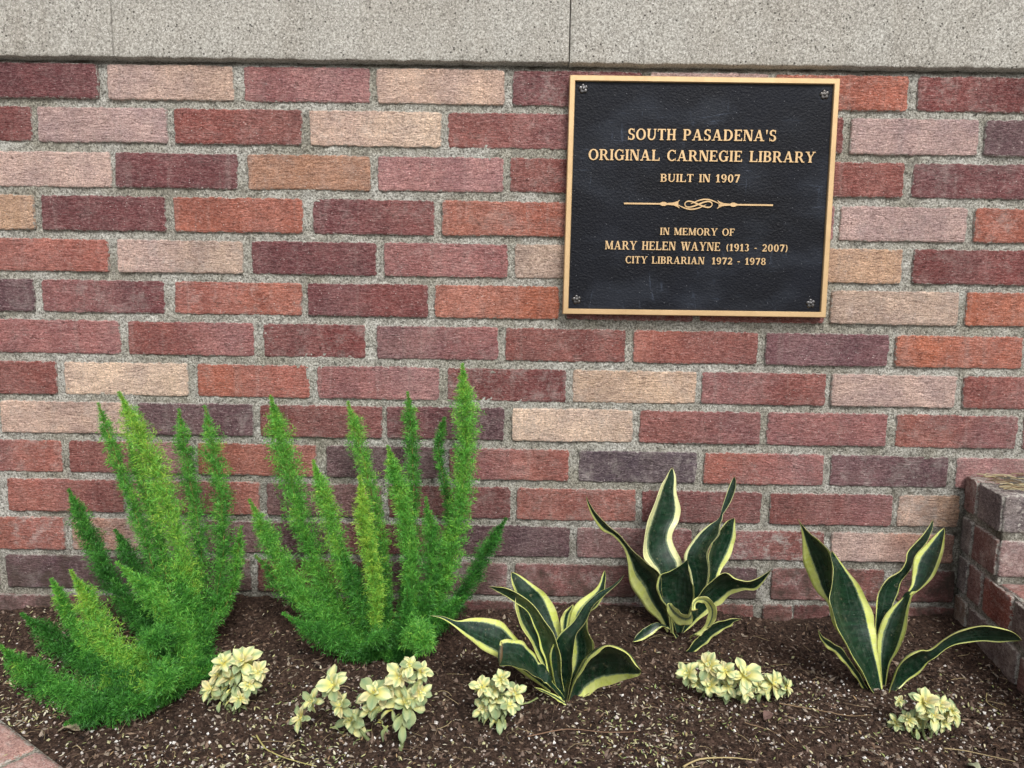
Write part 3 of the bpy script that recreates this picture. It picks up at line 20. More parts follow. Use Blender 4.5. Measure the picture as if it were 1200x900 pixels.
SUCC = [((-0.3641, -0.3228, -0.868), [(-0.3519, -0.3143, -0.804, 0.0221), (-0.3737, -0.3213, -0.8031, 0.0151), (-0.3938, -0.3137, -0.843, 0.0151), (-0.3517, -0.3246, -0.8478, 0.0151), (-0.3325, -0.3137, -0.8181, 0.0151), (-0.3685, -0.3138, -0.827, 0.0163), (-0.3872, -0.3061, -0.8257, 0.0139), (-0.3408, -0.3227, -0.831, 0.0139)]), ((-0.135, -0.3918, -0.868), [(-0.2151, -0.3851, -0.7944, 0.0218), (-0.198, -0.363, -0.8517, 0.0197), (-0.1307, -0.3715, -0.8238, 0.0229), (-0.1675, -0.3761, -0.8074, 0.0218), (-0.1381, -0.3702, -0.7891, 0.0175), (-0.1128, -0.3644, -0.7862, 0.0164), (-0.2554, -0.3809, -0.8385, 0.0142), (-0.1715, -0.3726, -0.8307, 0.0153), (-0.1138, -0.3645, -0.813, 0.0142), (-0.2435, -0.3736, -0.8215, 0.0142), (-0.1529, -0.3638, -0.8063, 0.0164), (-0.1244, -0.378, -0.7702, 0.0131), (-0.2071, -0.3814, -0.8206, 0.0153)]), ((-0.0123, -0.3417, -0.868), [(-0.0216, -0.3347, -0.8375, 0.0191), (0.0044, -0.3368, -0.8265, 0.0146), (-0.0368, -0.3338, -0.85, 0.0135), (-0.0131, -0.347, -0.8027, 0.0146), (-0.0378, -0.3434, -0.8167, 0.0146), (-0.003, -0.3431, -0.8391, 0.0135), (-0.024, -0.3348, -0.8235, 0.0146)]), ((0.2926, -0.2674, -0.868), [(0.266, -0.2705, -0.8197, 0.0217), (0.3112, -0.2833, -0.8266, 0.0241), (0.2679, -0.2774, -0.8454, 0.0169), (0.3561, -0.2657, -0.8477, 0.0181), (0.2857, -0.2831, -0.8199, 0.0181), (0.2377, -0.275, -0.8301, 0.0169), (0.3151, -0.2754, -0.8555, 0.0145), (0.3721, -0.2702, -0.8498, 0.0133), (0.3381, -0.2642, -0.8502, 0.0157), (0.2922, -0.2729, -0.8462, 0.0157), (0.2521, -0.2664, -0.847, 0.0145)]), ((0.523, -0.3534, -0.868), [(0.5134, -0.3537, -0.82, 0.018), (0.5565, -0.339, -0.8394, 0.0169), (0.5245, -0.3535, -0.8359, 0.0158), (0.5003, -0.3446, -0.8475, 0.0135), (0.4913, -0.3346, -0.8597, 0.0113), (0.4921, -0.3366, -0.8283, 0.0079), (0.5377, -0.3441, -0.8298, 0.0135), (0.5171, -0.3383, -0.8545, 0.0135), (0.5447, -0.3409, -0.8524, 0.0124)])]
PAVER = [(-0.6419, -0.36, -0.865), (-0.5983, -0.3803, -0.865), (-0.5633, -0.4083, -0.865), (-0.5133, -0.4465, -0.865)]

# ------------------------------------------------------------------ camera, sky, sun, exposure
cam_data = bpy.data.cameras.new('camera'); cam = bpy.data.objects.new('camera', cam_data); COL.objects.link(cam)
cam_data.sensor_fit = 'HORIZONTAL'; cam_data.sensor_width = 36.0; cam_data.lens = 870.0/1200.0*36.0
cam_data.clip_start = 0.02; cam_data.clip_end = 500
mw = Matrix.Identity(4)
for i in range(3):
    mw[i][0] = CAM_R[i]; mw[i][1] = CAM_U[i]; mw[i][2] = -CAM_F[i]; mw[i][3] = CAM_LOC[i]
cam.matrix_world = mw
scene.camera = cam
scene.render.resolution_x = 1024; scene.render.resolution_y = 768
SUN_EL, SUN_AZ = math.radians(46), math.radians(162)      # azimuth measured clockwise from +Y: high over the photographer's shoulder
world = bpy.data.worlds.new('World'); scene.world = world; world.use_nodes = True
nt = world.node_tree; nt.nodes.clear()
sky = nt.nodes.new('ShaderNodeTexSky'); sky.sky_type = 'NISHITA'; sky.sun_disc = False
sky.sun_elevation = SUN_EL; sky.sun_rotation = SUN_AZ; sky.dust_density = 4.0; sky.air_density = 1.0
hs = nt.nodes.new('ShaderNodeHueSaturation'); hs.inputs['Saturation'].default_value = 0.22
bg = nt.nodes.new('ShaderNodeBackground'); bg.inputs['Strength'].default_value = 0.13
wo = nt.nodes.new('ShaderNodeOutputWorld')
nt.links.new(sky.outputs[0], hs.inputs['Color']); nt.links.new(hs.outputs[0], bg.inputs[0]); nt.links.new(bg.outputs[0], wo.inputs[0])
sl = bpy.data.lights.new('sun', 'SUN'); sl.energy = 1.5; sl.angle = math.radians(16); sl.color = (1.0, 0.965, 0.92)
sun = bpy.data.objects.new('sun', sl); COL.objects.link(sun)
sdir = Vector((math.sin(SUN_AZ)*math.cos(SUN_EL), math.cos(SUN_AZ)*math.cos(SUN_EL), math.sin(SUN_EL)))
sun.rotation_euler = sdir.to_track_quat('Z', 'Y').to_euler(); sun.location = sdir*5
scene.view_settings.view_transform = 'Standard'; scene.view_settings.look = 'None'
scene.view_settings.exposure = 0.48; scene.view_settings.gamma = 1.0

# ------------------------------------------------------------------ helpers
def srgb(r, g, b, k=1.0):
    f = lambda c: (c/12.92 if c <= .04045 else ((c+.055)/1.055)**2.4)
    return (f(r/255)*k, f(g/255)*k, f(b/255)*k, 1.0)
def mesh_np(name, V, F, attrs=None, smooth=True):
    """V (n,3); F list of equal-length index rows (m,k)"""
    V = np.asarray(V, dtype=np.float32); F = np.asarray(F, dtype=np.int32)
    me = bpy.data.meshes.new(name); k = F.shape[1]
    me.vertices.add(len(V)); me.vertices.foreach_set('co', V.ravel())
    me.loops.add(F.size); me.loops.foreach_set('vertex_index', F.ravel())
    me.polygons.add(len(F)); me.polygons.foreach_set('loop_start', np.arange(0, F.size, k, dtype=np.int32))
    me.polygons.foreach_set('loop_total', np.full(len(F), k, dtype=np.int32))
    me.polygons.foreach_set('use_smooth', np.full(len(F), smooth, dtype=bool))
    for an, (kind, data) in (attrs or {}).items():
        a = me.attributes.new(an, kind, 'POINT')
        data = np.asarray(data, dtype=np.float32)
        a.data.foreach_set('color' if kind == 'FLOAT_COLOR' else ('vector' if kind == 'FLOAT_VECTOR' else 'value'), data.ravel())
    me.update(calc_edges=True); me.validate()
    return me
def link(name, me, mat=None, parent=None, kind=None):
    o = bpy.data.objects.new(name, me); COL.objects.link(o)
    if mat is not None and len(me.materials) == 0: me.materials.append(mat)
    if parent is not None: o.parent = parent
    if kind: o['kind'] = kind
    return o
def empty(name, loc, label, cat, group=None):
    o = bpy.data.objects.new(name, None); o.empty_display_size = .05; COL.objects.link(o); o.location = loc
    o['label'] = label; o['category'] = cat
    if group: o['group'] = group
    return o
def sub(parent, pts):       # world points -> parent's local (parents are never rotated)
    return np.asarray(pts, dtype=float) - np.array(parent.location)
_lat = {}
def vnoise(P, seed=0):
    """smooth value noise on points (n,2 or 3), roughly -1..1"""
    P = np.asarray(P, dtype=float)
    if P.shape[1] == 2: P = np.c_[P, np.zeros(len(P))]
    if seed not in _lat: _lat[seed] = np.random.default_rng(1000+seed).uniform(-1, 1, 4096)
    T = _lat[seed]; i = np.floor(P).astype(np.int64); f = P-i; f = f*f*(3-2*f)
    h = lambda a, b, c: T[(a*73856093 ^ b*19349663 ^ c*83492791) & 4095]
    r = 0
    for dx in (0, 1):
        wx = f[:, 0] if dx else 1-f[:, 0]
        for dy in (0, 1):
            wy = f[:, 1] if dy else 1-f[:, 1]
            for dz in (0, 1):
                wz = f[:, 2] if dz else 1-f[:, 2]
                r = r + wx*wy*wz*h(i[:, 0]+dx, i[:, 1]+dy, i[:, 2]+dz)
    return r
def fbm(P, octs=3, seed=0):
    P = np.asarray(P, dtype=float); r = 0; a = 1
    for o in range(octs): r = r + a*vnoise(P*2**o, seed+o); a *= .5
    return r
def tube(pts, rad, n=6):
    pts = np.asarray(pts, float); m = len(pts); rad = np.broadcast_to(rad, (m,))
    V = []; 
    T = np.gradient(pts, axis=0); T /= np.linalg.norm(T, axis=1)[:, None]+1e-9
    up = np.array([.3, .2, .93]) if abs(T[0][2]) < .9 else np.array([1., 0, 0])
    for p, t, r in zip(pts, T, rad):
        a = np.cross(t, up); a /= np.linalg.norm(a)+1e-9; b = np.cross(a, t)
        for k in range(n):
            w = 2*math.pi*k/n; V.append(p+r*(a*math.cos(w)+b*math.sin(w)))
    F = []
    for i in range(m-1):
        for k in range(n):
            F.append((i*n+k, i*n+(k+1) % n, (i+1)*n+(k+1) % n, (i+1)*n+k))
    return np.array(V), np.array(F)
def catmull(P, n):
    P = np.asarray(P, float); m = len(P)
    if m == 2: 
        t = np.linspace(0, 1, n)[:, None]; return P[0]*(1-t)+P[1]*t
    L = np.r_[0, np.cumsum(np.maximum(np.linalg.norm(np.diff(P[:, :3], axis=0), axis=1), 1e-5)**.5)]
    t = np.linspace(0, L[-1], n); Q = np.vstack([2*P[0]-P[1], P, 2*P[-1]-P[-2]]); out = []
    for s in t:
        i = min(max(np.searchsorted(L, s, side='right')-1, 0), m-2); u = (s-L[i])/(L[i+1]-L[i])
        a, b, c, d = Q[i], Q[i+1], Q[i+2], Q[i+3]
        out.append(.5*((2*b)+(c-a)*u+(2*a-5*b+4*c-d)*u*u+(3*b-a-3*c+d)*u**3))
    return np.array(out)

# ------------------------------------------------------------------ node material helpers
class NT:
    def __init__(s, name):
        s.m = bpy.data.materials.new(name); s.m.use_nodes = True; s.t = s.m.node_tree
        s.b = s.t.nodes['Principled BSDF']; s.o = s.t.nodes['Material Output']
    def n(s, typ, **kw):
        nd = s.t.nodes.new('ShaderNode'+typ)
        for k, v in kw.items(): setattr(nd, k, v)
        return nd
    def set(s, nd, key, v):
        inp = nd.inputs[key]
        if hasattr(v, 'is_output') or isinstance(v, bpy.types.NodeSocket): s.t.links.new(v, inp)
        else: inp.default_value = v
        return nd
    def coord(s, kind='Object'): return s.n('TexCoord').outputs[kind]
    def mapping(s, vec, scale=(1, 1, 1), loc=None):
        m = s.n('Mapping'); s.set(m, 'Vector', vec); s.set(m, 'Scale', scale)
        if loc is not None: s.set(m, 'Location', loc)
        return m.outputs[0]
    def noise(s, vec, scale, detail=3, rough=.55, dist=0.0):
        n = s.n('TexNoise'); s.set(n, 'Vector', vec); s.set(n, 'Scale', scale); s.set(n, 'Detail', detail); s.set(n, 'Roughness', rough); s.set(n, 'Distortion', dist)
        return n.outputs[0]
    def vor(s, vec, scale, out='Distance', feature='F1', rand=1.0):
        n = s.n('TexVoronoi', feature=feature); s.set(n, 'Vector', vec); s.set(n, 'Scale', scale); s.set(n, 'Randomness', rand)
        return n.outputs[out]
    def ramp(s, fac, stops):
        r = s.n('ValToRGB'); s.set(r, 'Fac', fac); e = r.color_ramp.elements
        while len(e) < len(stops): e.new(.5)
        for el, (p, c) in zip(e, stops):
            el.position = p; el.color = c if len(c) == 4 else (*c, 1)
        return r.outputs[0]
    def rng(s, v, a, b, c=0., d=1., clamp=True, smooth=False):
        m = s.n('MapRange', clamp=clamp); 
        if smooth: m.interpolation_type = 'SMOOTHSTEP'
        for k, x in zip(('Value', 'From Min', 'From Max', 'To Min', 'To Max'), (v, a, b, c, d)): s.set(m, k, x)
        return m.outputs[0]
    def math(s, op, a, b=0.0):
        m = s.n('Math', operation=op); s.set(m, 0, a); s.set(m, 1, b); return m.outputs[0]
    def mix(s, f, a, b, mode='MIX'):
        m = s.n('MixRGB', blend_type=mode); s.set(m, 0, f); s.set(m, 1, a); s.set(m, 2, b); return m.outputs[0]
    def attr(s, name, out='Color'):
        a = s.n('Attribute'); a.attribute_name = name; return a.outputs[out]
    def bump(s, h, strength=.5, dist=.002, prev=None):
        b = s.n('Bump'); s.set(b, 'Height', h); s.set(b, 'Strength', strength); s.set(b, 'Distance', dist)
        if prev is not None: s.set(b, 'Normal', prev)
        return b.outputs[0]
    def rand_offset(s, vec):
        oi = s.n('ObjectInfo'); v = s.n('VectorMath', operation='MULTIPLY_ADD')
        c = s.n('CombineXYZ'); s.set(c, 0, oi.outputs['Random']); s.set(c, 1, oi.outputs['Random']); s.set(c, 2, oi.outputs['Random'])
        s.set(v, 0, c.outputs[0]); s.set(v, 1, (37., 11., 23.)); s.set(v, 2, vec); return v.outputs[0]

# brick: wire-cut clay, dragged horizontally; tint per vertex, alpha of 'tint' = crackedness
def make_brick_mat(name, smoothface=False):
    M = NT(name); co = M.rand_offset(M.coord())
    tint = M.attr('tint'); pale = M.attr('pale', 'Fac'); dirt_and_shade = M.attr('dirt_and_shade', 'Fac')
    big = M.noise(co, 16, 4, .7)
    strp = M.noise(M.mapping(co, (75, 75, 5)), 1.0, 2, .5)              # faint vertical drip lines
    drag = M.noise(M.mapping(co, (70, 70, 300)), 1.0, 4, .72, 1.6)      # horizontal tears
    drag2 = M.noise(M.mapping(co, (190, 190, 430)), 1.0, 3, .75, .8)
    grit = M.noise(co, 480, 3, .8)
    col = M.mix(M.rng(big, .36, .64, 0, 1), tint, M.mix(1.0, tint, (.70, .70, .76, 1), 'MULTIPLY'))
    blk = M.noise(M.mapping(co, (13, 13, .6)), 1.0, 1, .4); col = M.mix(M.rng(blk, .47, .53, 0, .26), col, M.mix(.22, M.mix(1.0, col, (1.25, 1.25, 1.25, 1), 'MULTIPLY'), (.62, .54, .50, 1)))
    col = M.mix(M.rng(strp, .60, .72, 0, .16), col, (.58, .50, .46, 1))
    col = M.mix(M.rng(grit, .38, .60, .70, 0), col, M.mix(1.0, col, (.34, .31, .31, 1), 'MULTIPLY'))
    col = M.mix(M.rng(drag2, .50, .62, 0, .65), col, M.mix(.26, M.mix(1.0, col, (1.5, 1.5, 1.5, 1), 'MULTIPLY'), (.62, .54, .50, 1)))
    col = M.mix(M.rng(drag2, .36, .47, .70, 0), col, M.mix(1.0, col, (.42, .38, .38, 1), 'MULTIPLY'))
    # tears: thin dark horizontal cracks, stronger in pale bricks
    crack = M.rng(drag, .33, .43, 1, 0, smooth=True) if not smoothface else M.rng(drag, .22, .32, .5, 0)
    crk = M.math('MULTIPLY', crack, M.rng(pale, 0, 1, .55, .80))
    col = M.mix(crk, col, M.mix(1.0, col, (.26, .21, .19, 1), 'MULTIPLY'))
    hi = M.rng(drag, .57, .70, 0, .30)
    col = M.mix(hi, col, M.mix(.45, col, (.75, .66, .60, 1)))
    # pits and white specks
    vp = M.vor(co, 260); pit = M.rng(vp, .10, .17, 1, 0)
    sel = M.rng(M.noise(co, 170, 1), .56, .60)
    pit = M.math('MULTIPLY', pit, sel)
    col = M.mix(M.math('MULTIPLY', pit, .75), col, (.035, .026, .024, 1))
    vs = M.vor(M.mapping(co, (1, 1, 1), (5, 3, 8)), 190); spk = M.rng(vs, .10, .17, 1, 0)
    spk = M.math('MULTIPLY', spk, M.rng(M.noise(M.mapping(co, (1, 1, 1), (2, 2, 2)), 120, 1), .54, .58))
    col = M.mix(M.math('MULTIPLY', spk, .8), col, (.68, .62, .58, 1))
    chipn = M.rng(M.noise(co, 75, 3, .8, .5), .64, .70); col = M.mix(M.math('MULTIPLY', chipn, .75), col, M.mix(1.0, col, (.30, .25, .24, 1), 'MULTIPLY'))
    # lime bloom and grime patches
    bl = M.math('MULTIPLY', M.rng(M.noise(co, 34, 6, .82), .50, .66), M.attr('bloom', 'Fac'))
    col = M.mix(bl, col, (.55, .50, .46, 1))
    sm = M.math('ADD', M.attr('edge', 'Fac'), M.rng(M.noise(co, 150, 4, .8), .25, .75, -.62, .62)); col = M.mix(M.rng(sm, .86, .98, 0, .85), col, M.mix(M.rng(grit, .33, .52), (.12, .11, .09, 1), (.52, .50, .45, 1)))
    dr = M.math('MULTIPLY', M.rng(M.noise(co, 26, 5, .7), .36, .66), dirt_and_shade)
    col = M.mix(dr, col, (.085, .060, .048, 1))
    M.set(M.b, 'Base Color', col); M.set(M.b, 'Roughness', .88); M.set(M.b, 'Specular IOR Level', .25)
    h = M.math('ADD', M.math('MULTIPLY', M.rng(drag, .25, .65), 1.0 if not smoothface else .3), M.math('MULTIPLY', drag2, .45))
    h = M.math('ADD', h, M.math('MULTIPLY', grit, .22)); h = M.math('SUBTRACT', h, M.math('MULTIPLY', pit, .9))
    M.set(M.b, 'Normal', M.bump(h, 1.0, .0022 if not smoothface else .0010))
    return M.m
MAT_BRICK = make_brick_mat('wire_cut_brick'); MAT_BRICK_SMOOTH = make_brick_mat('smooth_worn_brick', True)

def make_mortar_mat():
    M = NT('coarse_mortar'); co = M.coord()
    g = M.noise(co, 330, 3, .85); b = M.noise(co, 11, 4, .6); m = M.noise(co, 120, 4, .75)
    col = M.ramp(g, [(.33, (.08, .076, .066)), (.43, (.26, .253, .222)), (.52, (.485, .475, .43)), (.65, (.74, .73, .68))])
    col = M.mix(M.rng(b, .38, .62, 0, 1), col, M.mix(1.0, col, (.72, .70, .64, 1), 'MULTIPLY'))
    col = M.mix(M.rng(M.noise(co, 55, 4, .75), .50, .66, 0, .5), col, (.17, .16, .14, 1))
    col = M.mix(M.rng(m, .33, .44, .85, 0), col, (.065, .06, .052, 1))
    col = M.mix(M.math('MULTIPLY', M.rng(M.vor(co, 330), .10, .2, 1, 0), .6), col, (.66, .65, .6, 1))
    dirt_and_shade = M.math('MULTIPLY', M.rng(M.noise(co, 22, 4, .7), .40, .68), M.attr('dirt_and_shade', 'Fac'))
    col = M.mix(dirt_and_shade, col, (.07, .06, .048, 1))
    M.set(M.b, 'Base Color', col); M.set(M.b, 'Roughness', .95); M.set(M.b, 'Specular IOR Level', .15)
    h = M.math('ADD', g, M.math('MULTIPLY', m, 1.5))
    M.set(M.b, 'Normal', M.bump(h, 1.0, .0034)); return M.m
MAT_MORTAR = make_mortar_mat()
def make_stone_mat():
    M = NT('cast_concrete'); co = M.rand_offset(M.coord())
    g = M.noise(co, 300, 4, .85); b = M.noise(co, 7, 4, .65); f = M.noise(co, 60, 4, .7)
    col = M.ramp(g, [(.34, (.09, .085, .076)), (.43, (.25, .24, .215)), (.53, (.38, .37, .335)), (.65, (.62, .61, .575))])
    col = M.mix(M.rng(b, .3, .7, 0, .55), col, M.mix(1.0, col, (.80, .76, .72, 1), 'MULTIPLY'))
    drip = M.noise(M.mapping(co, (14, 14, 1.6)), 1.0, 4, .6); col = M.mix(M.rng(drip, .5, .75, 0, .5), col, M.mix(1.0, col, (.70, .66, .62, 1), 'MULTIPLY')); col = M.mix(M.rng(f, .5, .8, 0, .3), col, (.46, .44, .39, 1))
    v = M.vor(co, 120); n1 = M.rng(M.noise(co, 60, 1), .50, .53)
    pit = M.math('MULTIPLY', M.rng(v, .13, .20, 1, 0), n1)
    v2 = M.vor(M.mapping(co, (1, 1, 1), (3, 9, 4)), 300); p2 = M.math('MULTIPLY', M.rng(v2, .14, .24, 1, 0), M.rng(M.noise(co, 150, 1), .50, .55))
    pits = M.math('MAXIMUM', pit, p2)
    v3 = M.vor(M.mapping(co, (1, 1, 1), (1, 4, 7)), 220); wh = M.math('MULTIPLY', M.rng(v3, .12, .2, 1, 0), M.rng(M.noise(M.mapping(co, (1, 1, 1), (8, 4, 7)), 120, 1), .5, .55))
    col = M.mix(M.math('MULTIPLY', wh, .85), col, (.74, .72, .68, 1))
    col = M.mix(M.math('MULTIPLY', pits, .85), col, (.045, .04, .035, 1))
    M.set(M.b, 'Base Color', col); M.set(M.b, 'Roughness', .92); M.set(M.b, 'Specular IOR Level', .2)
    h = M.math('SUBTRACT', M.math('MULTIPLY', g, .6), M.math('MULTIPLY', pits, 1.0))
    M.set(M.b, 'Normal', M.bump(h, .8, .0015)); return M.m
MAT_STONE = make_stone_mat()
def make_attr_mat(name, rough=.9, spec=.2, noise_amt=.35, scale=400, translucent=0.0, bump=.0006):
    M = NT(name); co = M.coord(); c = M.attr('col'); n = M.noise(co, scale, 3, .7)
    c = M.mix(M.rng(n, .3, .7, 0, noise_amt), c, M.mix(1.0, c, (.45, .45, .45, 1), 'MULTIPLY'))
    M.set(M.b, 'Base Color', c); M.set(M.b, 'Roughness', rough); M.set(M.b, 'Specular IOR Level', spec)
    if bump: M.set(M.b, 'Normal', M.bump(n, .6, bump))
    if translucent:
        tr = M.n('BsdfTranslucent'); M.set(tr, 'Color', c); mx = M.n('MixShader'); M.set(mx, 0, translucent)
        M.t.links.new(M.b.outputs[0], mx.inputs[1]); M.t.links.new(tr.outputs[0], mx.inputs[2]); M.t.links.new(mx.outputs[0], M.o.inputs[0])
    return M.m
MAT_LITTER = make_attr_mat('garden_litter'); MAT_NEEDLE = make_attr_mat('fern_needles', .50, .35, .12, 300, .26, 0)
MAT_SUCC = make_attr_mat('succulent_leaf', .5, .35, .10, 260, .22, .0003)
MAT_STEM = make_attr_mat('plant_stem', .65, .3, .3, 300)

TINT = {'MR': (134, 64, 66), 'DR': (146, 66, 66), 'RD': (162, 80, 73), 'PR': (176, 104, 98), 'SR': (194, 104, 89), 'OR': (198, 103, 78), 'TN': (220, 182, 154),
        'PG': (194, 158, 148), 'PB': (212, 176, 158), 'PU': (112, 70, 77), 'PV': (100, 80, 90), 'PK': (190, 126, 121), 'LT': (230, 197, 165), 'SO': (202, 116, 94),
        'BO': (188, 131, 92), 'BT': (212, 166, 124), 'TG': (198, 167, 141), 'OG': (208, 107, 68), 'PP': (158, 106, 103), 'MP': (134, 82, 88), 'BTL': (218, 182, 146), 'SA': (200, 142, 121)}
PALE = {'TN': .9, 'PG': .8, 'PB': .9, 'LT': .9, 'BT': 1, 'BTL': .9, 'TG': .8, 'BO': 1, 'SA': .7, 'PK': .5, 'PR': .35}

def brick_mesh(w, h, c0, c1, depth=.03, pale=.2, bloom=0., dirt_and_shade=0., erode=0., seed=0, res=.0042, jit=.0011, skew=0.):
    """a brick face w (x) by h (z), centre at origin, front toward -y; uneven outline, soft arrises"""
    nx = max(6, int(w/res)); nz = max(5, int(h/res)); 
    xs = np.r_[0, .0025/w, np.linspace(.009/w, 1-.009/w, nx), 1-.0025/w, 1]; zs = np.r_[0, .03, np.linspace(.08, .92, nz), .97, 1]
    X, Z = np.meshgrid(xs, zs); sh = X.shape; x = (X.ravel()-.5)*w; z = (Z.ravel()-.5)*h
    off = seed*3.71
    ex = np.abs(X.ravel()-.5)*2; ez = np.abs(Z.ravel()-.5)*2
    pw = ez**6; pq = ex**14
    z = z + pw*jit*(.45*fbm(np.c_[x*22+off, np.sign(z)*5], 2, 5)+.75*fbm(np.c_[x*150+off, np.sign(z)*5], 2, 7))*np.sign(z)
    x = x + pq*jit*(.7*fbm(np.c_[z*40+off, np.sign(x)*7], 2, 9)+.7*fbm(np.c_[z*170+off, np.sign(x)*7], 2, 9))*np.sign(x)
    # rounded corners
    dx = np.maximum(0, np.abs(x)-(w/2-.004)); dz = np.maximum(0, np.abs(z)-(h/2-.004)); k = np.minimum(dx, dz)*.30
    x = x-np.sign(x)*k; z = z-np.sign(z)*k
    y = -.0006*fbm(np.c_[x*25+off, z*60], 3, 2)+.0006*fbm(np.c_[x*130+off, z*320], 2, 4)
    edge = np.maximum(np.clip((ez-.94)/.06, 0, 1), np.clip((ex-(1-.003/w))/(.003/w), 0, 1))
    y = y+.0012*edge**1.5
    if erode: y = y+erode*np.clip(.6+.6*fbm(np.c_[x*30+off, z*90], 3, 6), 0, 2)*.004
    V = np.c_[x, y, z]; n = len(V); ny, nxx = sh
    idx = np.arange(n).reshape(sh)
    F = np.stack([idx[:-1, :-1], idx[:-1, 1:], idx[1:, 1:], idx[1:, :-1]], -1).reshape(-1, 4)
    ring = np.r_[idx[0, :], idx[1:, -1], idx[-1, -2::-1], idx[-2:0:-1, 0]]
    B = V[ring].copy(); B[:, 1] = depth; B[:, 0] += np.where(B[:, 0] < 0, skew*depth, 0); V = np.vstack([V, B]); m = len(ring); j = np.arange(m); jn = (j+1) % m
    F = np.vstack([F, np.stack([ring[j], n+j, n+jn, ring[jn]], -1)])
    t = np.clip(.5+(V[:, 0]/w)*2.2+.25*fbm(V[:, [0, 2]]*30+off, 2, 3), 0, 1)[:, None]
    c0 = np.array(srgb(*TINT[c0])) if isinstance(c0, str) else np.array(c0); c1 = np.array(srgb(*TINT[c1])) if isinstance(c1, str) else np.array(c1)
    c = c0*(1-t)+c1*t
    f = lambda v: ('FLOAT', np.full(len(V), v))
    return mesh_np('brick', V, F, {'tint': ('FLOAT_COLOR', c), 'pale': f(pale), 'bloom': f(bloom), 'dirt_and_shade': f(dirt_and_shade), 'edge': ('FLOAT', np.r_[np.clip(np.maximum((ez-.80)/.20, (ex-(1-.010/w))/(.010/w)), 0, 1), np.ones(m)*.6])})

# ------------------------------------------------------------------ the brick wall
wall = empty('brick_wall', (0, 0, -.87), 'multicoloured brick wall with wide rough grey mortar behind the planting bed', 'wall')
for i, (x0, x1, z0, z1, c0, c1) in enumerate(WALL_BRICKS):
    zc = (z0+z1)/2; low = np.clip((-.45-zc)/.4, 0, 1); corner = np.clip((x0-.45)/.25, 0, 1)*low
    pl = PALE.get(c0, .12); bloom = random.random()**2*(.35+.45*low)+.06; er = 0.; dirt_and_shade = .10+.30*low+.45*corner+(.55 if zc < -.80 else 0)
    if c0 == 'SA': bloom = .8
    if abs(zc+.748) < .03 and x0 > .55: er = 1.2; pl = 1.6; dirt_and_shade = .35
    if abs(zc+.748) < .03 and .3 < x0 < .5: bloom = 1.2
    hs_ = []
    for c in (c0, c1):
        v = np.array(srgb(*TINT[c])); v[:3] *= np.array([1, 1, 1])*(1+random.uniform(-.07, .07)); v[:3] = v[:3]*.80+v[:3].mean()*.20; v[2] *= .90 if c[0] in 'ROSD' else 1.0; v[:3] *= (1.14-.06*low)*(1.16 if pl > .65 else 1); v[:3] += .014+.016*low; hs_.append(v)
    me = brick_mesh(x1-x0, z1-z0, hs_[0], hs_[1], pale=pl, bloom=bloom, dirt_and_shade=dirt_and_shade, erode=er, seed=i)
    o = link('brick', me, MAT_BRICK, wall)
    o.location = ((x0+x1)/2, -.0015+random.uniform(-.0012, .0012), zc+.87)
# mortar: rough height field filling the joints
def mortar_field(xa, xb, za, zb, step, rects, yfun, seed):
    nx = int((xb-xa)/step); nz = int((zb-za)/step)
    X, Z = np.meshgrid(np.linspace(xa, xb, nx), np.linspace(za, zb, nz)); x = X.ravel(); z = Z.ravel()
    rx = x+.3*step*vnoise(np.c_[x, z]*1000, 31); rz = z+.3*step*vnoise(np.c_[x, z]*1000, 32)
    y = yfun(x, z)+.0011*fbm(np.c_[x, z]*140, 3, seed)+.0007*fbm(np.c_[x, z]*420, 2, seed+4)
    idx = np.arange(len(x)).reshape(X.shape)
    F = np.stack([idx[:-1, :-1], idx[:-1, 1:], idx[1:, 1:], idx[1:, :-1]], -1).reshape(-1, 4)
    cx = x[F].mean(1); cz = z[F].mean(1); keep = np.ones(len(F), bool); m = .006
    for (a, b, c, d) in rects: keep &= ~((cx > a+m) & (cx < b-m) & (cz > c+m) & (cz < d-m))
    F = F[keep]; used = np.unique(F); mp = np.full(len(x), -1); mp[used] = np.arange(len(used))
    V = np.c_[rx, y, rz][used]; F = mp[F]
    return V, F
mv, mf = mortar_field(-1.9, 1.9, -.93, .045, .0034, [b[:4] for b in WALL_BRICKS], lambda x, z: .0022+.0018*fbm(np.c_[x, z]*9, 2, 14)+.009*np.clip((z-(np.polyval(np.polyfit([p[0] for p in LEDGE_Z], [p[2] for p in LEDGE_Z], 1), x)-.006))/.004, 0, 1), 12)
dirt_and_shade = np.clip((-.55-mv[:, 2])/.3, 0, 1)*.4+.15+np.clip((mv[:, 0]-.5)/.25, 0, 1)*np.clip((-.5-mv[:, 2])/.2, 0, 1)*.6+.75*np.clip((mv[:, 2]+.012-.02)/.015, 0, 1)  # soiling low down and at right; top joint darkened to paint the ledge's shadow
link('mortar', mesh_np('mortar', sub(wall, mv), mf, {'dirt_and_shade': ('FLOAT', dirt_and_shade)}), MAT_MORTAR, wall)
def boxmesh(name, x0, x1, y0, y1, z0, z1, bev=0.002, seg=2):
    import bmesh
    bm = bmesh.new(); bmesh.ops.create_cube(bm, size=1)
    for v in bm.verts: v.co = Vector(((x0+x1)/2+v.co.x*(x1-x0), (y0+y1)/2+v.co.y*(y1-y0), (z0+z1)/2+v.co.z*(z1-z0)))
    if bev: bmesh.ops.bevel(bm, geom=bm.edges[:], offset=bev, segments=seg, affect='EDGES', profile=.6)
    me = bpy.data.meshes.new(name); bm.to_mesh(me); bm.free(); return me
me = boxmesh('wall_core', -1.9, 1.9, .020, .24, -1.0, .92, 0)
link('wall_core', me, MAT_MORTAR, wall)

